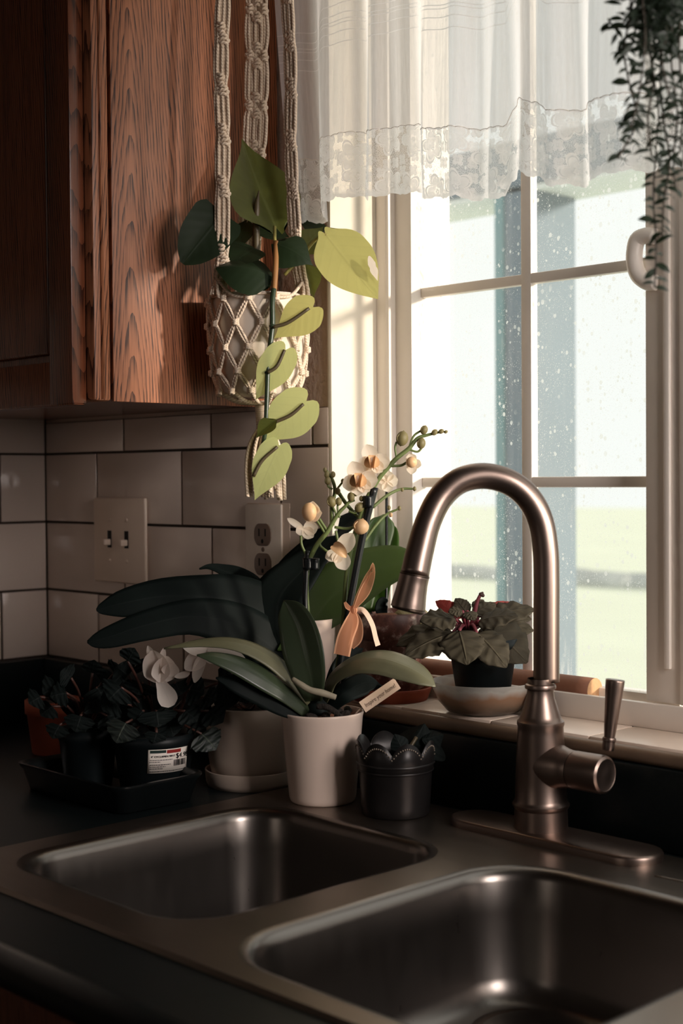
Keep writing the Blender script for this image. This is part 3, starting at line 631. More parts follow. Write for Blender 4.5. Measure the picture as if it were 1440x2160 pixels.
arm = [(r_(50), .0), (r_(47), .022), (r_(42), .030), (r_(39.5), .036), (r_(39), .042), (r_(38.5), .0425)]
obj('side_arm', lathe((c0.x, c0.y, zarm + ZO), [(a, b) for a, b in arm], 32, axis=ax), NK, fc, auto=40)
cap = [(r_(37), .0428), (r_(39.5), .0436), (r_(39.5), .076), (r_(38), .079), (r_(33), .0806), (r_(31), .080), (r_(12), .081), (0, .0811)]
obj('handle_hub', lathe((c0.x, c0.y, zarm + ZO), [(a, b) for a, b in cap], 32, axis=ax), NK, fc, auto=40)
hb = Vector((c0.x + .062, c0.y, zarm + ZO + r_(37)))
hz = (hb - CAM).dot(FWD); htop = at(1297, 1436, hz); hbot = at(1282, 1583, hz)
obj('lever', tube([hbot.lerp(htop, t) for t in (0, .05, .13, .14, .17, .19, .2, .95, .985, 1)], [r_(11), r_(12.5), r_(12.5), r_(14), r_(14), r_(12.5), r_(11), r_(19.5), r_(18.5), r_(14)], 20, 40), NK, fc)

# ------------------------------------------------------------------ stick in the window track, seed ball
lg = thing('wooden_stick', 'brown round wooden stick lying in the window track', 'stick', P(.8, .097, -.256))
obj('bark', tube([P(.705, .0975, -.2415), P(.80, .098, -.2415), P(.90, .0975, -.2415), P(.974, .097, -.2415)], .0140, 20, 12), MAT['log'], lg)
obj('sawn_end', lathe(P(.974, .097, -.2415), [(.0140, 0), (.0136, .0006), (0, .0008)], 20, axis=Matrix.Rotation(pi / 2, 3, 'Y')), MAT['logend'], lg)
cb = obj('seed_ball', ball(P(.930, .055, -.2535), (.0172, .0172, .0178), 40, 26), MAT['cone']); tag(cb, 'rough dark seed ball on the sill just behind the faucet', 'seed ball')
tx = bpy.data.textures.new('knobbly', 'VORONOI'); tx.noise_scale = .006; dm = cb.modifiers.new('knobs', 'DISPLACE'); dm.texture = tx; dm.strength = .004; dm.mid_level = .6

# ------------------------------------------------------------------ lace valance
cv = thing('lace_valance', 'sheer white valance with a scalloped lace hem over the window', 'curtain', P(1.2, -.035, .6))
CY = -.040
hem_px = [(598, 470), (622, 468), (650, 466), (668, 455), (690, 424), (740, 408), (780, 414), (830, 402), (870, 396), (900, 416), (960, 412), (1010, 414), (1052, 408), (1066, 372), (1095, 356), (1130, 366), (1170, 386), (1240, 378), (1300, 360), (1365, 350), (1440, 352)]
hem = [(aty(a, b, CY).x, aty(a, b, CY).z) for a, b in hem_px] + [(1.45, ZO + .288), (1.65, ZO + .30), (1.90, ZO + .29)]
def hemz(x):
    if x <= hem[0][0]: return hem[0][1]
    for (x0, z0), (x1, z1) in zip(hem, hem[1:]):
        if x0 <= x <= x1: t = (x - x0) / (x1 - x0); t = t * t * (3 - 2 * t); return z0 + (z1 - z0) * t
    return hem[-1][1]
def foldy(x, z):
    d = min(1.0, max(.25, (ZO + .85 - z) / .5))
    return CY + d * (.011 * sin(x * 62 + 1.2 * sin(x * 17)) + .005 * sin(x * 143 + 2) + .004 * sin(x * 31 + z * 9))
LH = .073
X0, X1, ZT = .601, 1.90, ZO + .86; NX = 420
def lean(x, z): return .03 * max(0, 1 - (x - X0) / .12) * max(0, ZO + .62 - z) / .3
def sheet(z0f, z1f, ny, off=0.0):
    V, U, Fc = [], [], []
    for j in range(ny + 1):
        for i in range(NX + 1):
            x = X0 + (X1 - X0) * i / NX; t = j / ny; z = z0f(x) + (z1f(x) - z0f(x)) * t
            V.append((x + lean(x, z), foldy(x, z) + off, z)); U.append((x * 1.45, z - hemz(x)))
    for j in range(ny):
        for i in range(NX): q = j * (NX + 1) + i; Fc.append((q, q + 1, q + NX + 2, q + NX + 1))
    return V, Fc, U
obj('sheer_panel', sheet(lambda x: hemz(x) + LH - .0015, lambda x: ZT, 40), MAT['sheer'], cv)
obj('lace_trim', sheet(lambda x: hemz(x) - .0035 * abs(sin(x * 115)) - .0015 * abs(sin(x * 390)), lambda x: hemz(x) + LH, 14, -.0006), MAT['lace'], cv)
def onsheet(x, dz):
    z = hemz(x) + dz; return (x + lean(x, z), foldy(x, z) - .001, z)
st = []
for i in range(130):
    xs_ = [X0 + (X1 - X0) * (i + q / 3) / 130 for q in range(4)]
    st.append(tube([onsheet(x, LH - .001 + .0013 * sin(pi * q / 3)) for q, x in enumerate(xs_)], .0003, 5))
obj('hem_stitching', join(*st), MAT['label'], cv)
obj('curtain_rod', tube([P(.575, -.04, .862), P(1.93, -.04, .862)], .008, 14), MAT['frame'], cv)
for x in (.572, 1.93): obj('rod_bracket', rbox((x, -.05, .85), (x + .014, .0038, .875)), MAT['frame'], cv, bevel=.002)

# ================================================================== hanging pothos in a macrame holder
HZ = 1.70
pc = at(545, 740, HZ); PR = .0605
def hz(py, px=545, Z=HZ): return at(px, py, Z).z
pp = thing('potted_pothos', 'trailing pothos with heart leaves in the hanging white pot', 'potted plant', (pc.x, pc.y, hz(842)))
zt, zb = hz(627), hz(838)
obj('pot', lathe((pc.x, pc.y, 0), [(.030, zb), (.040, zb + .004), (.047, zb + .02), (.0535, zb + .05), (.0572, zt - .006), (.0575, zt), (.0548, zt + .0005), (.0535, zt - .008), (.052, zt - .02)], 48, True), MAT['hang_pot'], pp)
obj('soil', lathe((pc.x, pc.y, 0), [(.0535, zt - .012), (.03, zt - .007), (0, zt - .006)], 32), MAT['soil'], pp)
C_ = TOCAM
def N_(c=1.0, u=0.0, r=0.0): return TOCAM * c + UP * u + RIGHT * r
def px_leaf(base, tip, wpx, nrm, mat, parent, prof=HEART, bend=0.0, fold=.12, name='leaf', **k):
    if prof is HEART: k.setdefault('lobe', .16)
    b, t = at(*base), at(*tip); w = M(wpx, (base[2] + tip[2]) / 2)
    return obj(name, blade(b, t, w, nrm, prof, bend, fold, **k), mat, parent)
def px_tube(pts, rpx, mat, parent, name, seg=8, n=None):
    P_ = [at(*p) for p in pts]; z = sum(p[2] for p in pts) / len(pts)
    R_ = [M(r, z) for r in rpx] if isinstance(rpx, (list, tuple)) else M(rpx, z)
    return obj(name, tube(P_, R_, seg, n or max(4, len(pts) * 4)), mat, parent)
Zf = HZ - .062
# the leafy top
px_leaf((580, 478, 1.70), (510, 292, 1.72), 152, N_(1, .1, .35), MAT['pothos_mid'], pp, bend=-.05, fold=.22)
px_tube([(577, 610, 1.66), (580, 560, 1.67), (579, 478, 1.70)], [5, 4.5, 3.5], MAT['petiole'], pp, 'petiole')
px_leaf((470, 450, 1.67), (385, 556, 1.655), 112, N_(1, .25, .3), MAT['pothos_dark'], pp, prof=[.8, 1, 1, .98, .95, .9, .8, .65, .45, .1], bend=.05)
px_leaf((575, 585, 1.648), (455, 565, 1.648), 120, N_(.75, .7, 0), MAT['pothos_dark'], pp, prof=ROUND, bend=.12, fold=-.35)
px_leaf((585, 515, 1.655), (660, 560, 1.648), 92, N_(1, .35, .2), MAT['pothos_dark'], pp, bend=.10, fold=-.25)
px_leaf((540, 525, 1.68), (490, 560, 1.66), 90, N_(.7, .8, 0), MAT['pothos_dark'], pp, prof=ROUND, bend=.1)
px_leaf((600, 500, 1.72), (520, 480, 1.73), 60, N_(.6, .8, 0), MAT['pothos_dark'], pp)
px_leaf((630, 530, 1.71), (682, 478, 1.73), 66, N_(.8, .5, .2), MAT['pothos_mid'], pp)
px_leaf((640, 470, 1.74), (700, 490, 1.735), 50, N_(.7, .6, .3), MAT['pothos_dark'], pp)
px_leaf((640, 560, 1.70), (662, 628, 1.685), 62, N_(1, .2, .3), MAT['pothos_mid'], pp)
px_leaf((560, 575, 1.66), (500, 612, 1.645), 80, N_(.9, .5, 0), MAT['pothos_dark'], pp, prof=ROUND)
px_leaf((520, 470, 1.72), (488, 540, 1.69), 60, N_(.9, .4, -.3), MAT['pothos_dark'], pp)
px_tube([(538, 600, 1.69), (540, 520, 1.70), (541, 440, 1.70), (546, 402, 1.70)], [5, 8, 7, 1], MAT['petdark'], pp, 'rolled_leaf')
# the big golden leaf
px_leaf((686, 493, 1.66), (797, 631, 1.64), 122, N_(1, .05, .15), MAT['pothos_gold'], pp, prof=[.3, .74, .95, 1.0, 1.0, .92, .76, .54, .28, .0], bend=-.03, fold=.10, n=22, m=5, lobe=.10)
px_leaf((778, 540, 1.643), (796, 592, 1.641), 17, N_(1, .05, .15), MAT['petal'], pp, prof=[.2, .6, .8, 1, .8, 1, .9, .6, .3, .05], name='white_variegation', fold=0)
px_tube([(600, 580, 1.67), (640, 535, 1.67), (665, 506, 1.665), (690, 495, 1.66)], [4, 4, 3.5, 2.5], MAT['petiole'], pp, 'petiole')
# the trailing vine
px_tube([(582, 510, 1.66), (581, 560, 1.645), (577, 625, 1.635)], [5.5, 6.5, 6], MAT['vinedry'], pp, 'stem_sheath', 10)
vn = [(577, 610, 1.635), (574, 640, 1.63), (574, 690, 1.628), (566, 760, 1.625), (563, 830, 1.622), (561, 885, 1.622), (557, 925, 1.625), (549, 960, 1.628), (540, 990, 1.63), (534, 1007, 1.63)]
px_tube(vn, [6, 6, 6, 5.5, 5.2, 5, 4.6, 4, 3.2, 2], MAT['vine'], pp, 'trailing_stem', 10, 50)
for q in ((574, 688), (562, 786), (558, 886), (543, 965)): obj('stem_node', ball(at(*q, 1.625), (M(8, 1.62), M(7, 1.62), M(5, 1.62)), 10, 6), MAT['vine'], pp)
def heart(notch, tip, w, Z, pet, m_, bend=.03, prof=None):
    px_leaf((*notch, Z), (*tip, Z + .006), w, N_(1, .05, .1), MAT[m_], pp, prof=prof or [.80, .95, .98, 1.0, .95, .82, .62, .4, .18, .0], bend=bend, fold=.08, n=22, m=5, lobe=.17)
    px_tube([(a, b, Z - .002) for a, b in pet], [4, 4, 3.4], MAT['petdark'], pp, 'petiole')
heart((660, 648), (578, 714), 82, 1.625, [(575, 690), (608, 680), (652, 650)], 'pothos_gold', .02, [.8, .97, 1.0, .98, .9, .75, .55, .35, .15, 0])
heart((602, 738), (539, 843), 74, 1.622, [(564, 786), (584, 772), (600, 738)], 'pothos_pale')
heart((646, 846), (552, 932), 98, 1.62, [(570, 894), (612, 876), (640, 852)], 'pothos_pale', .02)
px_leaf((578, 890, 1.615), (540, 924, 1.61), 46, N_(.8, .3, -.5), MAT['pothos_mid'], pp, fold=.35)
heart((588, 940), (537, 1055), 76, 1.618, [(534, 1005), (552, 972), (585, 942)], 'pothos_pale')

mh = thing('macrame_hanger', 'knotted cotton macrame holder hanging with its tassel by the cabinet', 'plant hanger', (pc.x, pc.y, hz(1050)))
top = Vector((pc.x, pc.y, 2.395))
obj('ceiling_hook', tube([top + Vector((0, 0, .045)), top + Vector((0, 0, .012)), top + Vector((.012, 0, 0)), top + Vector((0, 0, -.012)), top + Vector((-.010, 0, 0))], .002, 8, 24), MAT['dknickel'], mh)
def knot(c, lat, out, w, r, part):
    up = UP; gs = []
    for dz, s in ((.0045, 1), (0.0, -1), (-.0045, 1)):
        gs.append(tube([c - lat * (w * .5) + up * (dz + .002 * s), c + out * (r * 1.6) - lat * (w * .2) + up * dz, c + out * (r * 1.8) + lat * (w * .2) + up * dz, c + lat * (w * .5) + up * (dz - .002 * s)], r, 7, 9))
    gs.append(ball(c - lat * (w * .5) + up * .0015, r * 1.5, 8, 6)); gs.append(ball(c + lat * (w * .5) - up * .0015, r * 1.5, 8, 6))
    return obj('knot', join(*gs), MAT['rope'], part)
def strap(px_pts, lat, out, w, nc, r, knots, style):
    pts = [at(*p) for p in px_pts]; st = obj('strap', tube([pts[0], pts[1]], r * .9, 6), MAT['rope'], mh)
    pts[0] = top.copy()
    path = smooth_path(pts, 60); lat = lat.normalized(); out = out.normalized()
    kz = [hz(k, 545, px_pts[1][2]) for k in knots]
    for q in range(nc):
        u = (q / (nc - 1) - .5); pl = []
        for p in path:
            s = 1.0
            for z in kz:
                d = abs(p.z - z)
                if d < .012: s = min(s, .72 + .28 * d / .012)
            f = min(1.0, (top.z - p.z) / .15)
            pl.append(p + lat * (u * w * s * f) + out * (random.uniform(-.0006, .0006) + (.001 if q % 2 else -.0006)))
        obj('cord', tube(pl, r * random.uniform(.95, 1.05), 7, 110), MAT['rope'], st)
    zmax = hz(-500)
    for z in kz:
        c = min(path, key=lambda p: abs(p.z - z)); c = Vector((c.x, c.y, z))
        if style == 'wide':
            knot(c + UP * .0095, lat, out, w * .36, r, st); knot(c + lat * (w * .30), lat, out, w * .3, r, st); knot(c - lat * (w * .30), lat, out, w * .3, r, st); knot(c - UP * .0095, lat, out, w * .36, r, st)
        else:
            knot(c + UP * .007, lat, out, w * .55, r, st); knot(c - UP * .006 + lat * (w * .12), lat, out, w * .75, r, st)
    return st
kn = lambda a: [a - 109 * k for k in range(9)]
strap([(500, -900, 1.68), (470, 0, 1.665), (469, 300, 1.664), (467, 560, 1.662), (458, 622, 1.655)], RIGHT, TOCAM, M(27, 1.66), 6, .00205, [540, 395, 285, 180, 72] + kn(-38), 'narrow')
strap([(543, -900, 1.72), (541, 0, 1.735), (537, 300, 1.74), (524, 520, 1.75), (518, 610, 1.752)], RIGHT, TOCAM, M(46, 1.73), 8, .0021, [322, 222, 116, 20] + kn(-85), 'wide')
strap([(580, -900, 1.69), (605, 0, 1.685), (612, 300, 1.683), (624, 520, 1.68), (640, 625, 1.675)], RIGHT * .8 - FWD * .6, TOCAM + RIGHT * .5, M(26, 1.68), 6, .00205, [510, 402, 300, 190, 90] + kn(-12), 'narrow')
# the net round the pot
rows_px = [640, 690, 740, 788, 828]; NR = 12
def netp(i, k):
    py = rows_px[i]; a = 2 * pi * (k + (.5 if i % 2 else 0)) / NR + .15
    r = [.0610, .0600, .0585, .0555, .0475][i]; return Vector((pc.x + r * cos(a), pc.y + r * sin(a), hz(py)))
net = obj('net', lathe((pc.x, pc.y, hz(632)), [(.0592, -.0016), (.0607, 0), (.0592, .0016)], 48), MAT['rope'], mh)
def out_(p): v = Vector((p.x - pc.x, p.y - pc.y, 0)); return v.normalized()
bot = Vector((at(556, 850, HZ).x, at(556, 850, HZ).y, hz(852)))
for i in range(5):
    for k in range(NR):
        a = netp(i, k); o_ = out_(a); lat = UP.cross(o_)
        obj('net_knot', join(*[tube([a - lat * .004 + UP * dz, a + o_ * .0035 + UP * dz * .6, a + lat * .004 + UP * dz], .0019, 6, 6) for dz in (-.003, 0, .003)]), MAT['rope'], net)
        if i < 4:
            for k2 in ((k, k - 1) if i % 2 == 0 else (k, k + 1)):
                b = netp(i + 1, k2 % NR); md = (a + b) / 2; om = out_(md); rr = (Vector((a.x - pc.x, a.y - pc.y, 0)).length + Vector((b.x - pc.x, b.y - pc.y, 0)).length) / 2
                md = Vector((pc.x, pc.y, md.z)) + om * (rr + .0004); sd = (b - a).normalized().cross(om)
                obj('net_cord', join(*[tube([a + sd * s * .4, md + sd * s, b + sd * s * .4], .00175, 6, 8) for s in (-.0017, .0017)]), MAT['rope'], net)
        else:
            md = (a + bot) / 2 + UP * -.004; obj('net_cord', tube([a, md + out_(a) * .006, bot + out_(a) * .007], .0024, 6, 8), MAT['rope'], net)
for k, (a1, b1, Z1) in enumerate(((458, 618, 1.655), (518, 612, 1.75), (640, 622, 1.675))):
    p0 = at(a1, b1, Z1)
    for q in sorted((netp(0, j) for j in range(NR)), key=lambda v: (v - p0).length)[:4]: obj('net_cord', tube([p0 + UP * .016, (p0 + q) / 2 + out_(q) * .004, q], .0021, 6, 10), MAT['rope'], net)
nk0, nk1 = at(556, 846, HZ), at(560, 905, HZ)
obj('wrapped_neck', tube([nk0, nk0.lerp(nk1, .5), nk1], [M(17, HZ), M(19, HZ), M(17, HZ)], 20, 20), MAT['rope'], mh)
obj('neck_winding', join(*[lathe(nk0.lerp(nk1, (k + .5) / 15), [(M(18.5, HZ), -.0012), (M(20, HZ), 0), (M(18.5, HZ), .0012)], 20) for k in range(15)]), MAT['rope'], mh)
ts = obj('tassel', tube([nk1 + UP * .004, nk1 - UP * .004], M(14, HZ), 12), MAT['rope'], mh)
for k in range(26):
    a = k * 2.399; rr = sqrt((k + .5) / 26); lx, ly = rr * cos(a), rr * sin(a)
    e = (562 + lx * 42, 1040 + random.uniform(-12, 16) + (10 if lx > .6 else 0), HZ + ly * .020)
    obj('strand', tube([at(558 + lx * 13, 902, HZ + ly * .007), at(558 + lx * 34, 940, HZ + ly * .015), at(559 + lx * 42, 985, HZ + ly * .020), at(*e)], [.0021, .0022, .0022, .0026], 7, 20), MAT['rope'], ts)

# ================================================================== white orchid pot (front)
def pot_at(px, Zc, zbase, prof_px, seg=48):
    """profile in photograph pixels (radius, row above base) at the pot's own distance"""
    c = at(px, 1500, Zc); c = Vector((c.x, c.y, zbase + ZO)); k = Zc / FPX
    return c, [(a * k, b * k) for a, b in prof_px]
OZ = 1.617
op = thing('potted_orchid', 'small cream orchid in the smooth white cup shaped pot by the sink', 'potted plant', (0, 0, 0), 'potted orchids')
c, pr = pot_at(679, OZ, ZD, [(66, 0), (69, 4), (71, 12), (86, 178), (88, 186), (87.5, 190), (84, 190), (82, 182), (80, 165)]); op.location = c
zr = c.z + pr[5][1]; print('front pot', c, zr)
obj('pot', lathe(c, pr, 56, True), MAT['white_pot'], op)
obj('potting_mix', lathe((c.x, c.y, zr), [(.0435, -.008), (.03, -.004), (0, -.003)], 32), MAT['bark'], op)
for k in range(14):
    a, r = k * 2.4, .036 * sqrt((k + .5) / 14); obj('bark_chip', ball((c.x + r * cos(a), c.y + r * sin(a), zr - .002), (.008, .005, .004), 7, 5, (Vector((cos(a * 2), sin(a * 2), .2)).normalized(), Vector((-sin(a * 2), cos(a * 2), 0)), UP)), MAT['soil'], op)
cz = OZ
obj('stem_base', tube([at(668, 1512, cz), at(668, 1480, cz), at(664, 1448, cz)], [M(32, cz), M(30, cz), M(16, cz)], 14, 12), MAT['orchid_shade'], op)
def px_spine(pts, nrm, mat, parent, fold=.25, name='leaf', solid=.0012, n=24, m=4, **k):
    P_ = [at(a, b, z) for a, b, z, w in pts]; W_ = [M(w, z) for a, b, z, w in pts]
    return obj(name, leaf(P_, W_, nrm, fold=fold, n=n, m=m, **k), MAT[mat], parent, solid=solid)
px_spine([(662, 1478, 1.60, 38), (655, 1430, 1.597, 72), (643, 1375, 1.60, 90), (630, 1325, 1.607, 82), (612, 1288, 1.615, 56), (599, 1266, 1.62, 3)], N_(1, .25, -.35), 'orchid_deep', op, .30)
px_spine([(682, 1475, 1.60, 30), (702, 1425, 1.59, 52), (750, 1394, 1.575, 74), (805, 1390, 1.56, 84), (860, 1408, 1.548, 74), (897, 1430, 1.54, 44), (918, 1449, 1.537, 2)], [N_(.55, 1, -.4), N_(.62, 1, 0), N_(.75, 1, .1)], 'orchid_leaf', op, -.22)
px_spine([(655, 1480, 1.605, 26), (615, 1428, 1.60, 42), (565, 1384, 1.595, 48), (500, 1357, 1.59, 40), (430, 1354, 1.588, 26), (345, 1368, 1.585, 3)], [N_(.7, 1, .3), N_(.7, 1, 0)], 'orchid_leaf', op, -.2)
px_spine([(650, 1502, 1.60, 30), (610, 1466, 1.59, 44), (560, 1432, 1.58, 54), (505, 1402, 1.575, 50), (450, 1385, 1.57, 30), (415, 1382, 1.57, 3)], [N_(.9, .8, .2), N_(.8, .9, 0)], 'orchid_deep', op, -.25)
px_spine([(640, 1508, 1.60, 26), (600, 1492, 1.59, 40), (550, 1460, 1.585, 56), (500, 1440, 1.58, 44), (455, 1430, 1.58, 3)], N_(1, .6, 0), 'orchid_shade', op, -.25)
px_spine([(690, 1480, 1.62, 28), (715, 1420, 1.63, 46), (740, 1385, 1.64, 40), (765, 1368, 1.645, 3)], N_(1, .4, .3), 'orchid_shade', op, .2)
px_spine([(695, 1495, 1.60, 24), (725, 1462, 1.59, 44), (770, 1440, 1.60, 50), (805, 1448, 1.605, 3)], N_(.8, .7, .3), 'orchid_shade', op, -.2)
px_tube([(617, 1432, 1.585), (634, 1444, 1.58), (655, 1456, 1.578), (680, 1462, 1.578), (708, 1471, 1.58)], [5, 7, 7, 8, 6], MAT['root'], op, 'aerial_root', 10, 24)
px_tube([(668, 1490, 1.58), (690, 1492, 1.578), (712, 1505, 1.585)], [6, 7, 6], MAT['soil'], op, 'aerial_root', 8, 12)
# flower spikes on black stakes
SZ = 1.615
px_tube([(706, 1480, 1.62), (735, 1290, SZ), (765, 1130, SZ), (789, 1028, SZ)], [6.5, 7.5, 8, 9], MAT['stake'], op, 'plant_stake', 10, 30)
px_tube([(660, 1450, 1.615), (644, 1290, SZ), (645, 1220, SZ), (648, 1162, SZ)], [5, 5.5, 5.5, 5.5], MAT['stake'], op, 'plant_stake', 10, 20)
for q in ((776, 1057), (649, 1188), (663, 1189)):
    b = at(*q, SZ - .004); obj('stake_clip', tube([b + UP * .006, b - UP * .007], M(11, SZ), 10, 6), MAT['stake'], op)
px_tube([(700, 1480, 1.62), (722, 1330, 1.622), (730, 1220, 1.622), (742, 1150, 1.62), (768, 1065, SZ), (789, 1025, SZ), (806, 1000, SZ), (835, 968, SZ), (862, 946, SZ), (880, 925, SZ), (900, 918, SZ), (925, 912, SZ), (943, 910, SZ)], [5, 5, 5, 5, 5, 5, 5, 5, 4.6, 4, 3.4, 2.6, 1.5], MAT['stem'], op, 'flower_spike', 10, 70)
px_tube([(650, 1300, 1.62), (646, 1240, 1.62), (650, 1190, SZ), (668, 1150, SZ), (690, 1122, SZ), (704, 1098, SZ), (716, 1080, SZ), (728, 1068, SZ), (735, 1060, SZ), (748, 1055, SZ)], [4.5, 4.5, 5, 5, 5, 4.5, 4, 3.5, 3.2, 2.5], MAT['stem'], op, 'flower_spike', 10, 50)
px_tube([(701, 1108, SZ), (700, 1070, SZ + .004), (706, 1035, SZ + .004), (700, 1010, SZ + .004), (688, 992, SZ + .004)], [4.5, 4.2, 4, 3.5, 2.5], MAT['stem'], op, 'flower_spike', 8, 30)
px_tube([(712, 1036, SZ + .01), (728, 1060, SZ + .01), (745, 1080, SZ + .01), (757, 1092, SZ + .008)], [4, 4, 4, 3], MAT['stem'], op, 'flower_spike', 8, 20)
px_tube([(786, 1070, SZ + .02), (815, 1046, SZ + .025), (845, 1032, SZ + .03), (876, 1031, SZ + .03)], [3.5, 3.5, 3, 2], MAT['stem'], op, 'flower_spike', 8, 24)
px_tube([(768, 1142, SZ + .02), (792, 1108, SZ + .025), (815, 1085, SZ + .03), (842, 1073, SZ + .03)], [3.5, 3.5, 3, 2], MAT['stem'], op, 'flower_spike', 8, 24)
def ped(*pts, r=2.4): px_tube([(a, b, SZ) for a, b in pts], r, MAT['stem'], op, 'flower_stalk', 7)
ped((836, 967), (833, 945), (836, 932)); ped((862, 945), (872, 920), (888, 908)); ped((862, 948), (880, 953), (890, 944)); ped((822, 983), (845, 982), (860, 974), r=3)
ped((690, 1120), (680, 1105), (673, 1094), r=3); ped((685, 1125), (676, 1110), (668, 1098), r=3); ped((705, 1112), (730, 1115), (748, 1112), r=3); ped((684, 1130), (674, 1148), (688, 1162), (702, 1166), r=3)
ped((646, 1172), (636, 1150), (634, 1130), r=3); ped((704, 1100), (708, 1085), (702, 1070)); ped((716, 1092), (712, 1075), (712, 1062)); ped((735, 1078), (748, 1082), (756, 1074)); ped((730, 1066), (737, 1056), (741, 1050))
ped((708, 1120), (712, 1140), (716, 1150), r=3); ped((701, 1032), (692, 1026), (690, 1016)); ped((712, 1030), (720, 1020), (724, 1014)); ped((762, 1020), (775, 1035), (782, 1046), r=3)
def bud(x, y, r, mat='bud', sq=1.25, tilt=0):
    ax_ = (UP + RIGHT * tilt).normalized(); s = ax_.cross(FWD).normalized(); k = M(r, SZ)
    g = [ball(at(x, y, SZ - .002), (k, k, k * sq), 12, 8, (s, FWD, ax_))]
    for q in range(3): g.append(tube([at(x, y, SZ - .002) - ax_ * k * sq + s * .0003, at(x, y, SZ - .002) + (s * cos(q * 2.1 + .5) - FWD * abs(sin(q * 2.1 + .9))) * k * 1.0, at(x, y, SZ - .002) + ax_ * k * sq * 1.02], k * .10, 5, 8))
    obj('bud', join(*g), MAT[mat], op)
bud(848, 925, 13, tilt=.2); bud(894, 907, 8, tilt=.4); bud(888, 935, 9.5, tilt=.1); bud(916, 912, 6, tilt=1); bud(930, 910, 5, tilt=2); bud(940, 911, 3.5, tilt=2)
bud(699, 1058, 10, tilt=-.3); bud(714, 1058, 7); bud(740, 1048, 8); bud(758, 1070, 9.5, tilt=.8); bud(691, 1014, 7); bud(702, 1001, 5.5); bud(689, 1001, 6); bud(685, 991, 4); bud(723, 1015, 4.5); bud(712, 1036, 6); bud(750, 1041, 5); bud(762, 1052, 5)
bud(761, 1111, 17, 'budpink', 1.0, .3); bud(820, 1071, 4); bud(824, 1086, 4, 'budpink'); bud(874, 1031, 4); bud(848, 1033, 3.5); bud(842, 1072, 4)
def petal(c, ang, ln, w, Z, lift=.2, cup=.35, mat='opetal', name='petal'):
    d = RIGHT * cos(ang) - DOWN * sin(ang); b = at(*c, Z); t = b + (d + TOCAM * lift).normalized() * M(ln, Z)
    return obj(name, blade(b, t, M(w, Z), TOCAM - d * .3, [.3, .66, .88, .98, 1, 1, .97, .86, .62, .12], -.06, 0, cup=cup, n=12), MAT[mat], op)
def flower(x, y, r, Z, face=True):
    for ang, ln, w in ((1.95, 1.2, 1.0), (.0, 1.12, 1.05), (3.5, 1.05, 1.0), (4.6, .92, .85), (5.45, .92, .8)): petal((x, y), ang, r * ln, r * w, Z)
    b = at(x - 2, y, Z - .004); k = M(r, Z)
    for s in (-1, 1): obj('lip_lobe', blade(b - UP * k * .35 + RIGHT * s * k * .05, b + UP * k * .35 + RIGHT * s * k * .30 + TOCAM * .004, k * .55, TOCAM - RIGHT * s * 1.0, ROUND, .2, 0, cup=.7, n=10), MAT['hub'], op, name if 0 else None) if 0 else obj('lip_lobe', blade(b - UP * k * .4 + RIGHT * s * k * .05, b + UP * k * .40 + RIGHT * s * k * .22 + TOCAM * .004, k * .85, TOCAM - RIGHT * s * .8, ROUND, .2, 0, cup=.7, n=10), MAT['hub'], op)
    obj('column', ball(b + TOCAM * .003, (k * .16, k * .16, k * .3), 10, 8), MAT['opetal'], op)
flower(786, 974, 33, 1.603); flower(757, 1013, 36, 1.598)
# flowers seen from behind or half open
for ang, ln, w in ((1.5, 24, 26), (.2, 24, 26), (3.6, 24, 24), (4.8, 22, 24), (2.6, 22, 22)): petal((816, 1016), ang, ln, w, 1.635, lift=-.2)
for ang, ln, w in ((1.9, 22, 24), (4.6, 28, 22), (-.3, 22, 20), (3.4, 16, 18)): petal((869, 976), ang, ln, w, 1.615, lift=.5)
obj('lip_lobe', ball(at(868, 975, 1.605), (M(12, 1.6),) * 3, 12, 8), MAT['hub'], op)
for ang, ln, w in ((1.4, 30, 34), (.1, 26, 34), (4.4, 24, 30), (3.1, 20, 28)): petal((656, 1084), ang, ln, w, 1.61, lift=.5, cup=.6)
obj('lip_lobe', ball(at(652, 1080, 1.60), (M(17, 1.6), M(15, 1.6), M(20, 1.6)), 14, 10), MAT['hub'], op)
for ang, ln, w in ((2.55, 42, 14), (.15, 32, 30), (5.6, 28, 26), (3.6, 18, 20)): petal((640, 1116), ang, ln, w, 1.605, lift=.25)
for ang, ln, w in ((.95, 52, 36), (5.1, 40, 34), (3.5, 32, 26), (4.3, 24, 24)): petal((715, 1166), ang, ln, w, 1.60, lift=.25)
obj('lip_lobe', blade(at(702, 1150, 1.592), at(730, 1176, 1.588), M(24, 1.6), N_(1, .3, 0), ROUND, .25, 0, cup=.6), MAT['hub'], op)
# ribbon
rb = obj('ribbon_bow', ball(at(744, 1287, 1.594), (M(11, 1.6), M(8, 1.6), M(10, 1.6)), 12, 8), MAT['ribbon'], op)
px_spine([(744, 1286, 1.593, 8), (758, 1255, 1.588, 20), (775, 1215, 1.583, 24), (785, 1197, 1.583, 22), (786, 1210, 1.578, 20), (768, 1250, 1.58, 22), (748, 1284, 1.59, 8)], [N_(1, 0, -.8), N_(.2, 0, -1), N_(1, 0, .6)], 'ribbon', rb, 0, 'ribbon_loop', 0)
px_spine([(744, 1288, 1.592, 10), (742, 1310, 1.588, 30), (728, 1345, 1.584, 36), (720, 1382, 1.582, 36)], N_(1, 0, .25), 'ribbon', rb, .1, 'ribbon_tail', 0)
px_spine([(746, 1290, 1.594, 10), (754, 1315, 1.59, 22), (752, 1345, 1.59, 26), (740, 1365, 1.592, 14)], N_(1, 0, -.3), 'ribbon', rb, .1, 'ribbon_tail', 0)
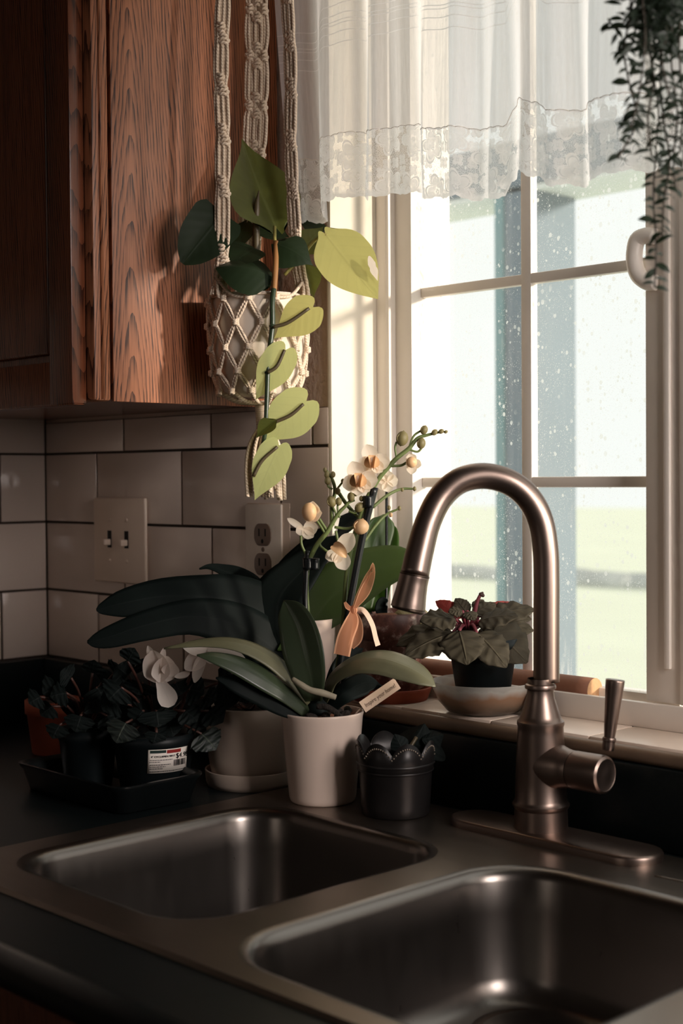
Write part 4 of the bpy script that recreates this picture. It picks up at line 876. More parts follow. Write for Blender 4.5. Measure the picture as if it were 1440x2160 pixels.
px_spine([(746, 1287, 1.594, 8), (766, 1287, 1.59, 11), (784, 1315, 1.588, 12), (792, 1345, 1.588, 12), (797, 1362, 1.588, 13)], N_(1, 0, .7), 'card', rb, 0, 'ribbon_tail', 0)
px_spine([(742, 1286, 1.592, 7), (733, 1280, 1.59, 10), (727, 1270, 1.59, 5)], N_(1, .3, 0), 'ribbon', rb, 0, 'ribbon_tail', 0)
# gift tag with its line of writing
ta, tb = at(764, 1492, 1.592), at(838, 1441, 1.600)
ux = (tb - ta).normalized(); nn = (TOCAM - ux * TOCAM.dot(ux)).normalized(); uy = nn.cross(ux); L = (tb - ta).length; Hh = M(26, 1.595)
q = [ta - uy * Hh * .5, tb - uy * Hh * .5, tb + uy * Hh * .5, ta + uy * Hh * .5]
tg = obj('gift_tag', ([tuple(v) for v in q] + [tuple(v - nn * .0006) for v in q], [(0, 1, 2, 3), (7, 6, 5, 4), (0, 4, 5, 1), (1, 5, 6, 2), (2, 6, 7, 3), (3, 7, 4, 0)], []), MAT['card'], op, smooth=False)
v, f = text_geo('Inspire your home!', 1.0, shear=.12); wd_ = max(p.x for p in v); k = L * .86 / wd_
obj('tag_writing', ([tuple(ta + ux * (L * .07 + p.x * k) + uy * (p.y * k * 1.25 - Hh * .18) + nn * (.00025 + p.z * .3)) for p in v], f, []), MAT['ink'], tg, smooth=False)
px_tube([(766, 1490, 1.594), (752, 1502, 1.60), (745, 1515, 1.605)], 2, MAT['card'], op, 'tag_pick')

# ================================================================== big dark leaved orchid in the white pot on a terracotta saucer
sc_c = at(640, 1420, 1.735); sz0 = -.2712
ts_ = obj('plant_saucer', lathe((sc_c.x, sc_c.y, sz0 + ZO), [(0, .004), (.036, .004), (.0385, .010), (.0405, .0215), (.0435, .0222), (.0440, .020), (.041, .003), (.038, 0), (0, 0)], 44), MAT['terra'])
tag(ts_, 'small terracotta saucer under the tall white pot behind the orchid leaves', 'saucer', 'plant saucers')
bo = thing('potted_orchid', 'large orchid with broad dark strap leaves in the hidden white pot behind', 'potted plant', (sc_c.x, sc_c.y, sz0 + ZO + .0045), 'potted orchids')
zr2 = at(640, 1303, 1.735).z
pz = sz0 + ZO + .0045
obj('pot', lathe((sc_c.x, sc_c.y, 0), [(.031, pz), (.033, pz + .004), (.0395, zr2 - .004), (.0400, zr2), (.0375, zr2), (.036, zr2 - .012)], 44, True), MAT['white_pot'], bo)
obj('potting_mix', lathe((sc_c.x, sc_c.y, zr2), [(.037, -.010), (0, -.004)], 28), MAT['bark'], bo)
BZ = 1.735
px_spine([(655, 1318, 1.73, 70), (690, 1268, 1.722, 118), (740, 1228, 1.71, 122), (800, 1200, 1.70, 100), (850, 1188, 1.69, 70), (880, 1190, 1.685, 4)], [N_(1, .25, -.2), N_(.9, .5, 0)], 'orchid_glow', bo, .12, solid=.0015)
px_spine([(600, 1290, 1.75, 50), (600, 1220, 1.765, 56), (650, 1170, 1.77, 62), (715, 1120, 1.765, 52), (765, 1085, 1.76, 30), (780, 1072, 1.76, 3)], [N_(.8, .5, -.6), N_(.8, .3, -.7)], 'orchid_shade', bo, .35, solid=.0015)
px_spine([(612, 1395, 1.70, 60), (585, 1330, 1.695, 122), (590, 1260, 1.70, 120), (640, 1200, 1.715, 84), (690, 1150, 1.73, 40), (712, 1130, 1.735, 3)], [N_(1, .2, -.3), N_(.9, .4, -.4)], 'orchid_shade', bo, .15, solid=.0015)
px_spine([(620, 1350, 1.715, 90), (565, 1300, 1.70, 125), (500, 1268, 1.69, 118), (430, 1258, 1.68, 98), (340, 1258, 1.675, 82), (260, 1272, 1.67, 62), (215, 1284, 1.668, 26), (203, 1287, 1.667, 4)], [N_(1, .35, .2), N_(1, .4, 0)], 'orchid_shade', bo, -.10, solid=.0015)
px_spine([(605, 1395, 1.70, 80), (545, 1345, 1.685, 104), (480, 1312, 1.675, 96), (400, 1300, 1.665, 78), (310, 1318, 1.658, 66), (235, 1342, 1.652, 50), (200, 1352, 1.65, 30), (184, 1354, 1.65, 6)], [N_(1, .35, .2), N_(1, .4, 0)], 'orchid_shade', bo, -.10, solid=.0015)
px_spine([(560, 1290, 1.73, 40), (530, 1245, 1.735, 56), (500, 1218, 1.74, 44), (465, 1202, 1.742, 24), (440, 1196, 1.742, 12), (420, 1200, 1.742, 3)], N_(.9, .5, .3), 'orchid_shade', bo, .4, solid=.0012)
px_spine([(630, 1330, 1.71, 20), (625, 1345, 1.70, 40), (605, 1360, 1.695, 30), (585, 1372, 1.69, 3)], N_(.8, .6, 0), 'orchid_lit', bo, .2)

# ================================================================== grey white pot with saucer at the back of the counter
GZ = 1.730
gc, gp = pot_at(527, GZ, ZC, [(0, 8), (86, 8), (90, 14), (92, 34), (95, 35), (96, 33), (94, 10), (90, 0), (0, 0)])
gs = obj('plant_saucer', lathe(gc, gp, 48), MAT['grey_pot']); tag(gs, 'pale glazed saucer standing on the dark counter under the squat grey white pot', 'saucer', 'plant saucers')
gpl = thing('potted_violet', 'squat grey white pot with a crinkled dark leaf and clear wrap', 'potted plant', gc + UP * .0048)
k = GZ / FPX
obj('pot', lathe(gc, [(74 * k, 8.3 * k), (80 * k, 12 * k), (88 * k, 60 * k), (92 * k, 120 * k), (92 * k, 166 * k), (89 * k, 168 * k), (86 * k, 160 * k)], 48, True), MAT['grey_pot'], gpl)
obj('soil', lathe(gc, [(87 * k, 156 * k), (0, 160 * k)], 28), MAT['soil'], gpl)
px_leaf((505, 1480, 1.69), (520, 1415, 1.69), 84, N_(1, .2, .1), MAT['cyc_dim'], gpl, prof=ROUND, wave=.15, scal=.08)
px_leaf((490, 1490, 1.685), (462, 1440, 1.685), 60, N_(1, .3, 0), MAT['cyc_dim'], gpl, prof=ROUND, wave=.15, scal=.08)
px_leaf((540, 1488, 1.70), (575, 1450, 1.70), 60, N_(1, .4, .2), MAT['cyc_dim'], gpl, prof=ROUND, wave=.15)
for a in ((505, 1485), (492, 1488), (540, 1485)): px_tube([(527, 1500, 1.72), (a[0], a[1], 1.69)], 3, MAT['cycstem'], gpl, 'leaf_stalk')
random.seed(3)
V, U, Fc = [], [], []
for j in range(8):
    for i in range(49):
        a = 2 * pi * i / 48; t = j / 7; r = (90 + 5 * t + 5 * t * sin(i * 1.7) + random.uniform(-2, 2) * t) * k; z = (166 + 22 * t + random.uniform(-4, 4) * t) * k
        V.append((gc.x + r * cos(a), gc.y + r * sin(a), gc.z + z)); U.append((i / 48, t))
for j in range(7):
    for i in range(48): q0 = j * 49 + i; Fc.append((q0, q0 + 1, q0 + 50, q0 + 49))
obj('clear_wrap', (V, Fc, U), MAT['wrap'], gpl, smooth=False)

# ================================================================== brown pot, its saucer, on the sill
wc = P(.7165, .033, -.2712)
s2 = obj('plant_saucer', lathe(wc, [(0, .003), (.043, .003), (.047, .012), (.0495, .016), (.051, .0155), (.050, .012), (.045, 0), (0, 0)], 44), MAT['terra']); tag(s2, 'orange terracotta saucer on the tiled sill under the brown pot', 'saucer', 'plant saucers')
bp = thing('potted_orchid', 'leggy orchid in the brown mottled pot on the sill', 'potted plant', wc + UP * .0035, 'potted orchids')
zrb = at(795, 1283, 1.775).z - wc.z
obj('pot', lathe(wc, [(.031, .0036), (.033, .007), (.041, zrb - .034), (.0418, zrb - .032), (.0455, zrb - .030), (.0462, zrb - .002), (.0450, zrb), (.0425, zrb - .001), (.041, zrb - .012)], 48, True), MAT['brown_pot'], bp)
obj('orchid_bark', lathe((wc.x, wc.y, wc.z + zrb), [(.042, -.010), (.02, -.004), (0, -.003)], 24), MAT['bark'], bp)
random.seed(11)
for k_ in range(22):
    a, r = k_ * 2.4, .037 * sqrt((k_ + .5) / 22); d = Vector((cos(a * 3.1), sin(a * 3.1), random.uniform(-.5, .8))).normalized()
    b = Vector((wc.x + r * cos(a), wc.y + r * sin(a), wc.z + zrb - .002)); obj('bark_chip', box((-.009, -.0045, -.003), (.009, .0045, .003)), MAT['bark'], bp, bevel=.0012).matrix_world = Matrix.Translation(b) @ d.to_track_quat('X', 'Z').to_matrix().to_4x4()
WZ = 1.77
px_spine([(765, 1290, 1.765, 34), (772, 1220, 1.775, 60), (788, 1150, 1.785, 72), (806, 1105, 1.79, 56), (812, 1085, 1.79, 6)], N_(1, .1, .4), 'orchid_lit', bp, .25)
px_spine([(800, 1290, 1.77, 30), (806, 1220, 1.785, 50), (818, 1160, 1.79, 52), (824, 1120, 1.795, 34), (822, 1105, 1.795, 4)], N_(1, .1, -.4), 'orchid_lit', bp, .3)
px_spine([(808, 1300, 1.76, 18), (802, 1285, 1.755, 26), (808, 1270, 1.752, 24), (818, 1266, 1.75, 4)], N_(1, .3, .3), 'orchid_shade', bp, .4)
px_spine([(825, 1300, 1.755, 20), (850, 1282, 1.735, 40), (878, 1290, 1.72, 48), (900, 1310, 1.71, 36), (912, 1330, 1.705, 4)], [N_(.7, 1, 0), N_(.8, .8, .4)], 'pale_leaf', bp, -.25)
px_tube([(814, 1300, 1.76), (815, 1200, 1.77), (815, 1030, 1.775)], 3, MAT['stake'], bp, 'plant_stake')

# ================================================================== african violet on its glass bowl
vc = P(.864, .034, -.2712)
gb = obj('glass_bowl', lathe(vc, [(.0, .0025), (.028, .0025), (.040, .007), (.0495, .016), (.0555, .028), (.0580, .0368), (.0586, .0372), (.0592, .036), (.0572, .027), (.0515, .0145), (.042, .0035), (.030, 0), (0, 0)], 48), MAT['bowl']); tag(gb, 'round clear glass bowl with brown water stains on the sill', 'bowl')
av = thing('african_violet', 'fuzzy leaved african violet in a black nursery pot in the glass bowl', 'potted plant', vc + UP * .003)
vcx = at(972, 1400, 1.632); vcx = Vector((vc.x, vc.y, 0)); ztop = at(972, 1345, 1.632).z
obj('pot', lathe((vcx.x, vcx.y, 0), [(.0265, vc.z + .0029), (.028, vc.z + .004), (.0385, ztop - .012), (.0405, ztop - .010), (.0412, ztop), (.039, ztop), (.038, ztop - .012)], 40, True), MAT['black'], av)
obj('soil', lathe((vcx.x, vcx.y, ztop), [(.0385, -.008), (0, -.004)], 24), MAT['soil'], av)
VL = [  # base, tip, width, z base, z tip, normal, material
    ((968, 1330), (985, 1402), 78, 1.60, 1.57, (1, .45, 0), 0), ((955, 1335), (852, 1385), 62, 1.605, 1.59, (.75, .9, 0), 0), ((945, 1320), (835, 1362), 58, 1.63, 1.625, (.6, 1, -.1), 0),
    ((1005, 1335), (1068, 1408), 66, 1.60, 1.575, (1, .5, .2), 0), ((1020, 1320), (1112, 1398), 92, 1.625, 1.60, (.9, .6, .25), 0), ((1010, 1310), (1092, 1300), 62, 1.61, 1.59, (.6, 1, 0), 0),
    ((960, 1305), (885, 1310), 58, 1.61, 1.60, (.6, 1, 0), 0), ((1020, 1305), (1128, 1285), 60, 1.65, 1.65, (.6, .9, 0), 0), ((1030, 1320), (1125, 1330), 56, 1.66, 1.65, (.7, .8, 0), 0),
    ((975, 1300), (918, 1268), 34, 1.64, 1.655, (.9, .3, -.4), 1), ((985, 1295), (960, 1262), 30, 1.635, 1.645, (.6, .7, -.3), 0), ((1000, 1295), (1045, 1272), 34, 1.64, 1.655, (.6, .8, 0), 0),
    ((1010, 1298), (1082, 1272), 32, 1.66, 1.67, (.9, .2, .3), 1), ((985, 1290), (1000, 1308), 26, 1.60, 1.585, (.7, .8, 0), 0), ((1000, 1285), (1020, 1265), 22, 1.65, 1.66, (.8, .6, 0), 0), ((975, 1290), (945, 1290), 24, 1.60, 1.595, (.7, .7, 0), 0),
    ((930, 1320), (900, 1352), 50, 1.66, 1.66, (.6, .9, 0), 0), ((1040, 1300), (1122, 1305), 40, 1.67, 1.675, (.6, .8, 0), 0)]
for i, (b, t, w, z0, z1, nv, k_) in enumerate(VL):
    L_ = px_leaf((*b, z0), (*t, z1), w * (1.0 if k_ else 1.22), N_(*nv), MAT['violet_under' if k_ else 'violet_leaf'], av, prof=ROUND, bend=.08, fold=-.12, wave=.10, wn=3.5, scal=.05, n=18, m=4)
    L_.modifiers.new('thickness', 'SOLIDIFY').thickness = .0012
    px_tube([(988, 1335, 1.64), ((988 + b[0]) / 2, 1318, (1.64 + z0) / 2), (b[0], b[1], z0)], 4, MAT['violet_stem'], av, 'leaf_stalk')
px_tube([(990, 1330, 1.635), (1000, 1295, 1.63), (1006, 1270, 1.63), (1012, 1256, 1.63)], [5, 4.5, 4, 3.5], MAT['violet_stem'], av, 'flower_stalk', 8, 14)
obj('withered_bloom', join(*[ball(at(1014 + dx, 1254 + dy, 1.63), M(r, 1.63), 8, 6) for dx, dy, r in ((0, 0, 5), (4, 2, 4), (-2, 4, 3), (3, -3, 3))]), MAT['cycstem'], av)

# ================================================================== dark scalloped metal pot
DZ = 1.553
dc, _ = pot_at(833, DZ, ZD, [(1, 1)]); k = DZ / FPX
mp = thing('metal_planter', 'dark metal planter with a scalloped beaded rim beside the white orchid pot', 'planter', dc)
zlow = 0; SC_N = 8
ACAM = math.atan2(CAM.y - dc.y, CAM.x - dc.x); PH = pi / 8 - ACAM + .08
def wavez(a): return abs(cos(SC_N / 2 * (a + PH))) ** .55
def scal(a, r, z, i): return (r, z + 31 * k * wavez(a)) if i in (8, 9) else (r, z)
prf = [(68, 0), (71, 3), (73, 20), (77.5, 92), (79, 96), (80.5, 97), (80.5, 112), (81, 114), (83.5, 129), (81.5, 129), (78, 112), (70, 30)]
pts = [(a * k, b * k) for a, b in prf]
obj('body', lathe(dc, pts, 144, True, fn=lambda a, r, z, i: scal(a, r, z, i)), MAT['zinc'], mp)
for zz, rr in ((95, 79), (109, 81)): obj('rim_band', lathe(dc, [(rr * k, (zz - 3) * k), ((rr + 2.6) * k, zz * k), (rr * k, (zz + 3) * k)], 64), MAT['zinc'], mp)
bd = []
for i in range(112):
    a = 2 * pi * i / 112; z = (120 + 29 * wavez(a)) * k; r = (82.4 + .6 * wavez(a)) * k; bd.append(ball((dc.x + r * cos(a), dc.y + r * sin(a), dc.z + z), .0011, 6, 4))
bo_ = obj('rim_beads', join(*bd), MAT['zincbead'], mp); bo_['kind'] = 'stuff'
obj('soil', lathe((dc.x, dc.y, dc.z + 105 * k), [(79 * k, 0), (0, .003)], 28), MAT['soil'], mp)
px_leaf((862, 1580, 1.55), (895, 1526, 1.56), 120, N_(.6, .9, 0), MAT['cyc_dim'], mp, prof=OVAL, fold=-.9)
px_leaf((890, 1560, 1.55), (936, 1550, 1.55), 60, N_(.7, .8, .4), MAT['cyc_dim'], mp, prof=OVAL, fold=-.5)
px_leaf((850, 1585, 1.545), (832, 1548, 1.55), 40, N_(.8, .6, -.2), MAT['cyc_dim'], mp, prof=OVAL, fold=-.3)
px_tube([(858, 1610, 1.55), (864, 1580, 1.55), (878, 1555, 1.555)], 4, MAT['petdark'], mp, 'leaf_stalk')

# ================================================================== cyclamens in black pots in a tray
tz = ZC + .033
pA, pB, pC = atz(45, 1604, tz), atz(232, 1668, tz), atz(445, 1631, tz)
tx0, tx1, ty0 = pA.x, pB.x, (pA.y + pB.y) / 2; ty1 = pC.y
print('tray', tx0, tx1, ty0, ty1)
tr = thing('plant_tray', 'low black plastic plant tray on the counter holding two black pots', 'tray', ((tx0 + tx1) / 2, (ty0 + ty1) / 2, ZC + ZO))
V, Fc = [], []; m_ = None
for ins, dz in ((.012, 0), (.010, .002), (.003, .026), (-.001, .0305), (-.001, .033), (.002, .0335), (.004, .031), (.006, .0305), (.0075, .028), (.014, .004), (.03, .003)):
    lp = rrect(tx0 + ins, tx1 - ins, ty0 + ins, ty1 - ins, max(.006, .018 - ins * .5), 6); m_ = len(lp); V += [(x, y, ZC + dz + ZO + .0003) for x, y in lp]
for i in range(10):
    for q in range(m_): Fc.append((i * m_ + q, i * m_ + (q + 1) % m_, (i + 1) * m_ + (q + 1) % m_, (i + 1) * m_ + q))
Fc.append(tuple(10 * m_ + q for q in range(m_))); Fc.append(tuple(range(m_))[::-1])
obj('basin', (V, Fc, []), MAT['blacktray'], tr, auto=60)
def nursery(cx, cy, r, h):
    return lathe((cx, cy, ZC + ZO + .0036), [(r * .78, 0), (r * .80, .002), (r * .96, h - .014), (r, h - .012), (r * 1.01, h), (r * .95, h), (r * .93, h - .012)], 44, True)
cA = at(325, 1600, 1.69); cA = Vector((min(cA.x, tx1 - .062), max(cA.y, ty0 + .062), 0)); print('cyc', cA)
AZ = (P(cA.x, cA.y, -.33) - CAM).dot(FWD); hA = at(330, 1556, AZ - .045).z - (ZC + ZO + .0036); RA = M(88, AZ)
cy = thing('potted_cyclamen', 'white flowered cyclamen in the black pot with the price label', 'potted plant', (cA.x, cA.y, ZC + ZO + .0036), 'potted cyclamens')
obj('pot', nursery(cA.x, cA.y, RA, hA), MAT['black'], cy)
obj('soil', lathe((cA.x, cA.y, ZC + ZO + hA), [(RA * .93, -.006), (0, -.002)], 24), MAT['soil'], cy)
cB = at(190, 1560, 1.79); cB = Vector((cB.x, cB.y, 0)); cB.x = max(cB.x, tx0 + .056); cB.y = min(cB.y, ty1 - .055)
cy2 = thing('potted_cyclamen', 'flowerless dark leafy cyclamen in the black pot at the back of the tray', 'potted plant', (cB.x, cB.y, ZC + ZO + .0036), 'potted cyclamens')
print('cyc2', cB, (cB - cA).length, RA)
RB = min(.046, (cB - cA).length - RA - .002)
obj('pot', nursery(cB.x, cB.y, RB, hA), MAT['black'], cy2); obj('soil', lathe((cB.x, cB.y, ZC + ZO + hA), [(RB * .93, -.006), (0, -.002)], 24), MAT['soil'], cy2)
# price label curved round the pot
lab = thing  # (part of the pot)
def on_pot(u, v, off=.0004):        # u along the rim in m from the label's middle, v up in m from the pot's foot
    rr = RA * (.80 + .16 * v / (hA - .014)) + off; th = LA + u / rr; return (cA.x + rr * cos(th), cA.y + rr * sin(th), ZC + ZO + .0036 + v)
LA = math.atan2(CAM.y - cA.y, CAM.x - cA.x) + .40
lw, v0, v1 = M(92, AZ), .027, .027 + M(50, AZ)
def strip(u0, u1, a, b, off, n=10): return [on_pot(u0 + (u1 - u0) * i / n, z, off) for z in (a, b) for i in range(n + 1)], [(i, i + 1, n + 2 + i, n + 1 + i) for i in range(n)], []
lb = obj('price_label', strip(-lw / 2, lw / 2, v0, v1, .0005, 14), MAT['label'], cy, solid=.0002)
hgt = v1 - v0
obj('label_band', strip(-lw * .08, lw * .28, v1 - hgt * .18, v1 - hgt * .04, .0009), MAT['redink'], lb); obj('label_band', strip(-lw * .46, -lw * .10, v1 - hgt * .15, v1 - hgt * .03, .0009), MAT['greenink'], lb)
def ltext(s, u, v, size, bold=False):
    vv, ff = text_geo(s, 1.0); k_ = size
    g = ([on_pot(u + p.x * k_, v + p.y * k_, .0010 + p.z * .1) for p in vv], ff, [])
    if bold: g = join(g, ([on_pot(u + .00035 + p.x * k_, v + p.y * k_, .0011) for p in vv], ff, []))
    obj('label_print', g, MAT['blackink'], lb, smooth=False)
ltext('$4.98', lw * .14, v0 + hgt * .58, hgt * .30, True); ltext('4" CYCLAMEN WHT', -lw * .44, v0 + hgt * .66, hgt * .115, True)
random.seed(4); dash = []            # the small print, too fine to read in the photograph, as broken ink lines
for row, end in ((.54, .06), (.46, -.22), (.34, .02), (.26, -.10), (.18, -.16), (.06, .44)):
    u = -lw * .46
    while u < lw * end: w_ = random.uniform(.0010, .0030); dash.append(strip(u, min(u + w_, lw * end), v0 + hgt * row, v0 + hgt * (row + .028), .0010, 1)); u += w_ + .0005
obj('label_print', join(*dash), MAT['blackink'], lb, smooth=False)
random.seed(5); u = lw * .10; bars = []
while u < lw * .44: w_ = random.choice((.0004, .0006, .0010)); bars.append(strip(u, u + w_, v0 + hgt * .26, v0 + hgt * .52, .0010, 1)); u += w_ + random.choice((.0004, .0007))
obj('label_barcode', join(*bars), MAT['blackink'], lb, smooth=False)
# leaves
random.seed(21)
def cyc_leaf(x, y, w, Z, tip, nv, mat, par, root):
    b = at(x, y, Z); t = at(x + tip[0], y + tip[1], Z - .006)
    obj('leaf', blade(b, t, M(w, Z), N_(*nv), [.55, .9, 1.0, 1.0, .95, .86, .72, .54, .32, .05], .08, -.10, wave=.14, wn=3.2, scal=.05, n=16, m=3), MAT[mat], par)
    rt = Vector(root); obj('leaf_stalk', tube([rt, (rt + b) / 2 + UP * .012, b], .0016, 6, 8), MAT['cycstem'], par)
rA = (cA.x, cA.y, ZC + ZO + hA); rB = (cB.x, cB.y, ZC + ZO + hA)
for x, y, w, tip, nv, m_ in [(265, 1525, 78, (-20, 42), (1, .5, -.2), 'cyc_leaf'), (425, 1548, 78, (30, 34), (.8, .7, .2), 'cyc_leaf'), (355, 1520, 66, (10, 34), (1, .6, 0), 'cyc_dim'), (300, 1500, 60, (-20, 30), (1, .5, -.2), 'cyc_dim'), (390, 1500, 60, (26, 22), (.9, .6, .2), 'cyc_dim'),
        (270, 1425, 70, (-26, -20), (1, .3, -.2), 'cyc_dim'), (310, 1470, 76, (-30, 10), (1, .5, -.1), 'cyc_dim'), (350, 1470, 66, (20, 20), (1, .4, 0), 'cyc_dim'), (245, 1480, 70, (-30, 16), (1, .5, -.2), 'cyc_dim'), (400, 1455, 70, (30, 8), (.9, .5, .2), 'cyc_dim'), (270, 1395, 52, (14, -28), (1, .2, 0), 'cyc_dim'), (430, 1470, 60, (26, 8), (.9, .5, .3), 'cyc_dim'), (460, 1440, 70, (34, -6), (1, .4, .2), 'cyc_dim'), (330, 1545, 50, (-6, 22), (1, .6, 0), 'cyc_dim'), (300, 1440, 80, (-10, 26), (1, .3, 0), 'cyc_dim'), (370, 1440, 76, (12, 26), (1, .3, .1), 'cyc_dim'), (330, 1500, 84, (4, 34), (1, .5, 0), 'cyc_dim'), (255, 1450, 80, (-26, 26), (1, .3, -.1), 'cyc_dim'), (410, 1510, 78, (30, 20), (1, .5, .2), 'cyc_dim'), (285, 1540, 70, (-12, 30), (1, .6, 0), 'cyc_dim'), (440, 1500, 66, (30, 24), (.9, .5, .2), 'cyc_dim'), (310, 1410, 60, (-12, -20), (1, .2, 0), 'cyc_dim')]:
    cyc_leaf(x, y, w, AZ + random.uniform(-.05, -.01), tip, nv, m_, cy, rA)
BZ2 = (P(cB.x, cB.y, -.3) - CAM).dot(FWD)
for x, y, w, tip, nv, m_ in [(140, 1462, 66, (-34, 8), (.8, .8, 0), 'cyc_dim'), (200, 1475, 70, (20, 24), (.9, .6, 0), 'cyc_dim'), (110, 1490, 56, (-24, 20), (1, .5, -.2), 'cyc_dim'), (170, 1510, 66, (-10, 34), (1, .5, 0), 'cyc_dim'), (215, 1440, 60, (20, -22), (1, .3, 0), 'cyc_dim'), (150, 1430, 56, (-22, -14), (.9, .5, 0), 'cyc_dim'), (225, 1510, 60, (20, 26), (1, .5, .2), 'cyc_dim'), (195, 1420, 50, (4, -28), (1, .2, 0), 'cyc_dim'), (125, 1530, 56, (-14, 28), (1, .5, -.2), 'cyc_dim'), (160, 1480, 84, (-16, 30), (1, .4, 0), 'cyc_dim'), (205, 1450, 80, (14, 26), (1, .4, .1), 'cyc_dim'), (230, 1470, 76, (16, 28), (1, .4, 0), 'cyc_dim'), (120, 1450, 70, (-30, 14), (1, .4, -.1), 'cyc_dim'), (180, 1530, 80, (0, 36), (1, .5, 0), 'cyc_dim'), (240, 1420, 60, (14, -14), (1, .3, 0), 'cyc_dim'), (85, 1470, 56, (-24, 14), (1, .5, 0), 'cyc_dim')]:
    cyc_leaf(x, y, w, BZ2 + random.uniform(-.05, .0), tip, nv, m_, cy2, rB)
# white flowers
FZ1 = AZ - .05
def pet(b, t, w, nv, prof=[.25, .7, .95, 1, 1, .97, .9, .78, .55, .15], bend=-.08, **k): px_leaf((*b, FZ1), (*t, FZ1 - .004), w, N_(*nv), MAT['petal'], cy, prof=prof, bend=bend, fold=0, name='petal', cup=.25, n=16, **k)
pet((336, 1440), (322, 1372), 62, (1, .2, -.35)); pet((340, 1440), (352, 1384), 52, (1, .2, .4)); pet((332, 1425), (312, 1362), 26, (1, 0, -.5)); pet((338, 1420), (346, 1366), 16, (1, 0, .3))
pet((335, 1432), (362, 1490), 42, (1, -.2, .1), [.35, .5, .6, .72, .85, .96, 1, .98, .85, .35]); pet((352, 1425), (368, 1400), 40, (1, .1, .6))
pet((440, 1374), (382, 1360), 34, (.9, .6, 0), [.4, .7, .9, 1, 1, .95, .85, .7, .5, .15]); pet((438, 1370), (519, 1394), 26, (.9, .7, 0), bend=.14); pet((432, 1378), (390, 1412), 40, (1, 0, -.3)); pet((428, 1380), (410, 1440), 26, (1, 0, .5)); pet((440, 1378), (450, 1400), 26, (1, -.2, .3)); pet((400, 1420), (368, 1428), 14, (1, .3, 0))
px_tube([(428, 1380, FZ1 + .004), (412, 1405, FZ1 + .004), (396, 1440, FZ1 + .01), (380, 1500, AZ - .02), (345, 1560, AZ)], [4.5, 4, 4, 4, 4], MAT['cycstem'], cy, 'flower_stalk', 8, 24)
px_tube([(336, 1440, FZ1 + .005), (350, 1425, FZ1 + .01), (352, 1470, FZ1 + .02), (340, 1550, AZ)], 4, MAT['cycstem'], cy, 'flower_stalk', 8, 20)

# terracotta pot in the corner
oz = at(95, 1600, 1.93); oc_ = atz(100, 1600, ZC); oc_ = Vector((oc_.x - .03, oc_.y + .03, ZC + ZO)); OZ2 = (oc_ - CAM).dot(FWD); k = OZ2 / FPX; print('terra', oc_, OZ2)
tp_ = thing('terracotta_pot', 'plain terracotta pot half hidden in the dark corner behind the tray', 'pot', oc_)
ctr = at(100, 1560, OZ2)
obj('body', lathe((oc_.x, oc_.y, oc_.z), [(44 * k, 0), (46 * k, 3 * k), (56 * k, 84 * k), (60 * k, 85 * k), (61 * k, 112 * k), (59 * k, 113 * k), (55 * k, 112 * k), (52 * k, 80 * k)], 40, True), MAT['terra'], tp_)
obj('soil', lathe((oc_.x, oc_.y, oc_.z + 104 * k), [(55 * k, 0), (0, .002)], 20), MAT['soil'], tp_)

# ================================================================== trailing plant close to the lens side, hung from the ceiling
VZ = 1.10
hb_ = thing('trailing_plant', 'blurred dark trailing plant hanging down in front of the window sash', 'hanging plant', at(1400, -260, VZ))
hc = at(1400, -190, VZ)
obj('pot', lathe(hc, [(.045, 0), (.05, .004), (.062, .07), (.066, .085), (.062, .085), (.058, .07)], 32, True), MAT['black'], hb_); obj('soil', lathe(hc, [(.06, .075), (0, .08)], 20), MAT['soil'], hb_)
for a in (0, 2.1, 4.2): obj('hanging_cord', tube([hc + Vector((.064 * cos(a), .064 * sin(a), .082)), Vector((hc.x, hc.y, hc.z + .35)), Vector((hc.x, hc.y, 2.4395))], .0012, 6, 20), MAT['rope'], hb_)
random.seed(9)
srcs = []
for q in range(4):
    w_ = .0030 + .0007 * q
    srcs.append(leaf([(0, 0, 0), (.004, 0, .0008), (.008, 0, .001), (.012, 0, -.0006)], [.001, w_, w_ * .9, .0002], (0, 0, 1), .3, n=7, m=1))
strands = [[(1335, -60), (1326, 40), (1316, 110), (1330, 190), (1345, 250), (1322, 300), (1303, 334)], [(1352, -60), (1360, 80), (1350, 180), (1338, 240), (1330, 270)], [(1365, -60), (1372, 120), (1388, 230), (1382, 330), (1378, 420), (1384, 520), (1380, 606)],
    [(1400, -60), (1392, 150), (1400, 260), (1412, 340), (1400, 420), (1396, 500)], [(1420, -60), (1415, 120), (1428, 240), (1420, 330), (1424, 400)], [(1440, -60), (1432, 100), (1440, 220), (1434, 320)], [(1380, -60), (1362, 60), (1378, 160), (1366, 250), (1374, 330)],
    [(1345, -60), (1330, 20), (1300, 60), (1282, 40)], [(1385, -60), (1405, 60), (1395, 120), (1410, 200)], [(1345, -60), (1340, 60), (1322, 110), (1306, 104)], [(1455, -60), (1450, 150), (1445, 280), (1438, 360)]]
nl = 0
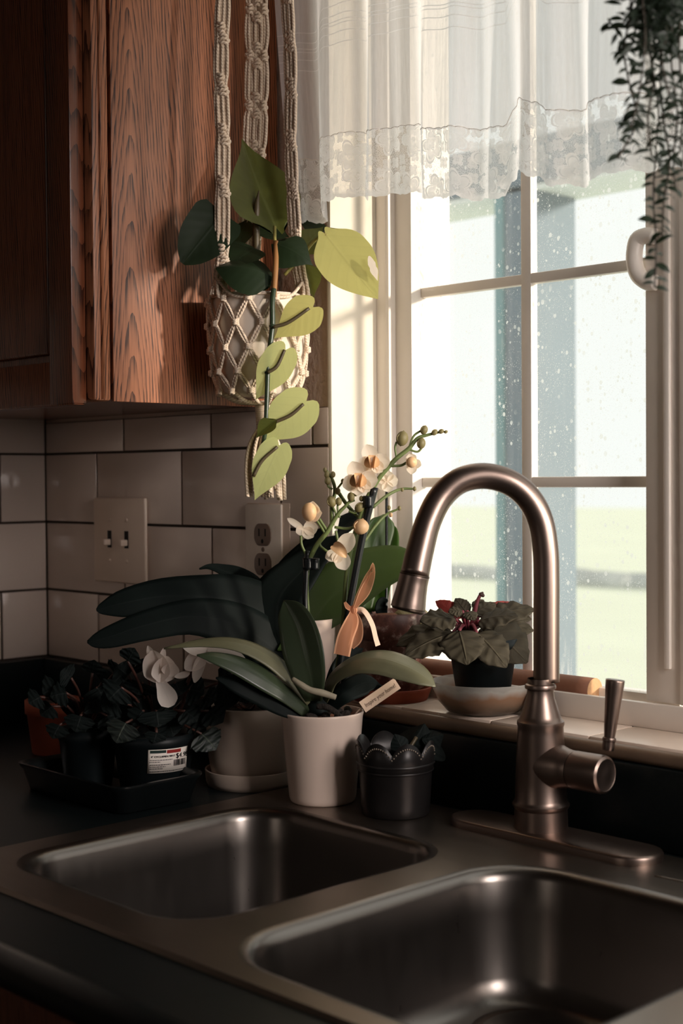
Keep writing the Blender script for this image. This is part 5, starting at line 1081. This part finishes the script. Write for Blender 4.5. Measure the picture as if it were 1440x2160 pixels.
for si, s_ in enumerate(strands):
    zz = VZ + random.uniform(-.03, .03); pl = [at(a, b, zz + random.uniform(-.006, .006)) for a, b in s_]; pl = [hc + UP * .07 + (pl[0] - hc) * .8] + pl; n = 60
    path = smooth_path(pl, n); obj('stem', tube(path, .0009, 6, n), MAT['fgvine'], hb_)
    ln = sum((path[i + 1] - path[i]).length for i in range(n - 1)); cnt = int(ln / .0062)
    for i in range(cnt):
        p_ = path[min(n - 1, int((i + .5) / cnt * n))]
        if nl >= 297 or p_.z < at(1400, 620, VZ).z: continue
        if (p_ - at(1400, -40, VZ)).dot(UP) > .01 : continue
        sgn = 1 if i % 2 else -1; d = (RIGHT * sgn * random.uniform(.5, 1) + FWD * random.uniform(-.8, .8) - UP * random.uniform(-.3, .9)).normalized()
        nr = (TOCAM + Vector((random.uniform(-.7, .7), random.uniform(-.7, .7), random.uniform(.2, 1)))).normalized(); sd = nr.cross(d).normalized(); nr = d.cross(sd); s = random.uniform(.75, 1.2)
        mt = Matrix(((d.x * s, sd.x * s, nr.x * s, p_.x), (d.y * s, sd.y * s, nr.y * s, p_.y), (d.z * s, sd.z * s, nr.z * s, p_.z), (0, 0, 0, 1)))
        if nl < 4: o = obj('leaf', srcs[nl], MAT['fgleaf']); srcs[nl] = o
        else: o = srcs[nl % 4].copy(); COL.objects.link(o)
        o.parent = hb_; o.matrix_parent_inverse = hb_.matrix_basis.inverted(); o.matrix_basis = mt; nl += 1
# the dense mass of foliage high up, past telling apart
cl = []
for q in range(420):
    b = at(random.gauss(1392, 30), min(130, random.gauss(10, 50)), VZ + random.uniform(-.03, .03)); d = Vector((random.uniform(-1, 1), random.uniform(-1, 1), random.uniform(-1.2, .4))).normalized(); l_ = random.uniform(.009, .016)
    cl.append(leaf([b, b + d * l_ * .5 + UP * .001, b + d * l_], [.001, .0042, .0003], TOCAM + Vector((random.uniform(-.8, .8), random.uniform(-.8, .8), random.uniform(-.2, 1))), .3, n=5, m=1))
fm = obj('dense_foliage', join(*cl), MAT['fgleaf'], hb_); fm['kind'] = 'stuff'
# a few looser leaves around it
while nl < 297:
    p_ = at(random.gauss(1390, 34), random.uniform(-60, 110) - 0, VZ + random.uniform(-.03, .03)); d = Vector((random.uniform(-1, 1), random.uniform(-1, 1), random.uniform(-1, .6))).normalized(); nr = (TOCAM + Vector((random.uniform(-.7, .7), random.uniform(-.7, .7), random.uniform(-.2, 1)))).normalized(); sd = nr.cross(d).normalized(); nr = d.cross(sd); s = random.uniform(.9, 1.5)
    o = srcs[nl % 4].copy(); COL.objects.link(o); o.parent = hb_; o.matrix_parent_inverse = hb_.matrix_basis.inverted()
    o.matrix_basis = Matrix(((d.x * s, sd.x * s, nr.x * s, p_.x), (d.y * s, sd.y * s, nr.y * s, p_.y), (d.z * s, sd.z * s, nr.z * s, p_.z), (0, 0, 0, 1))); nl += 1
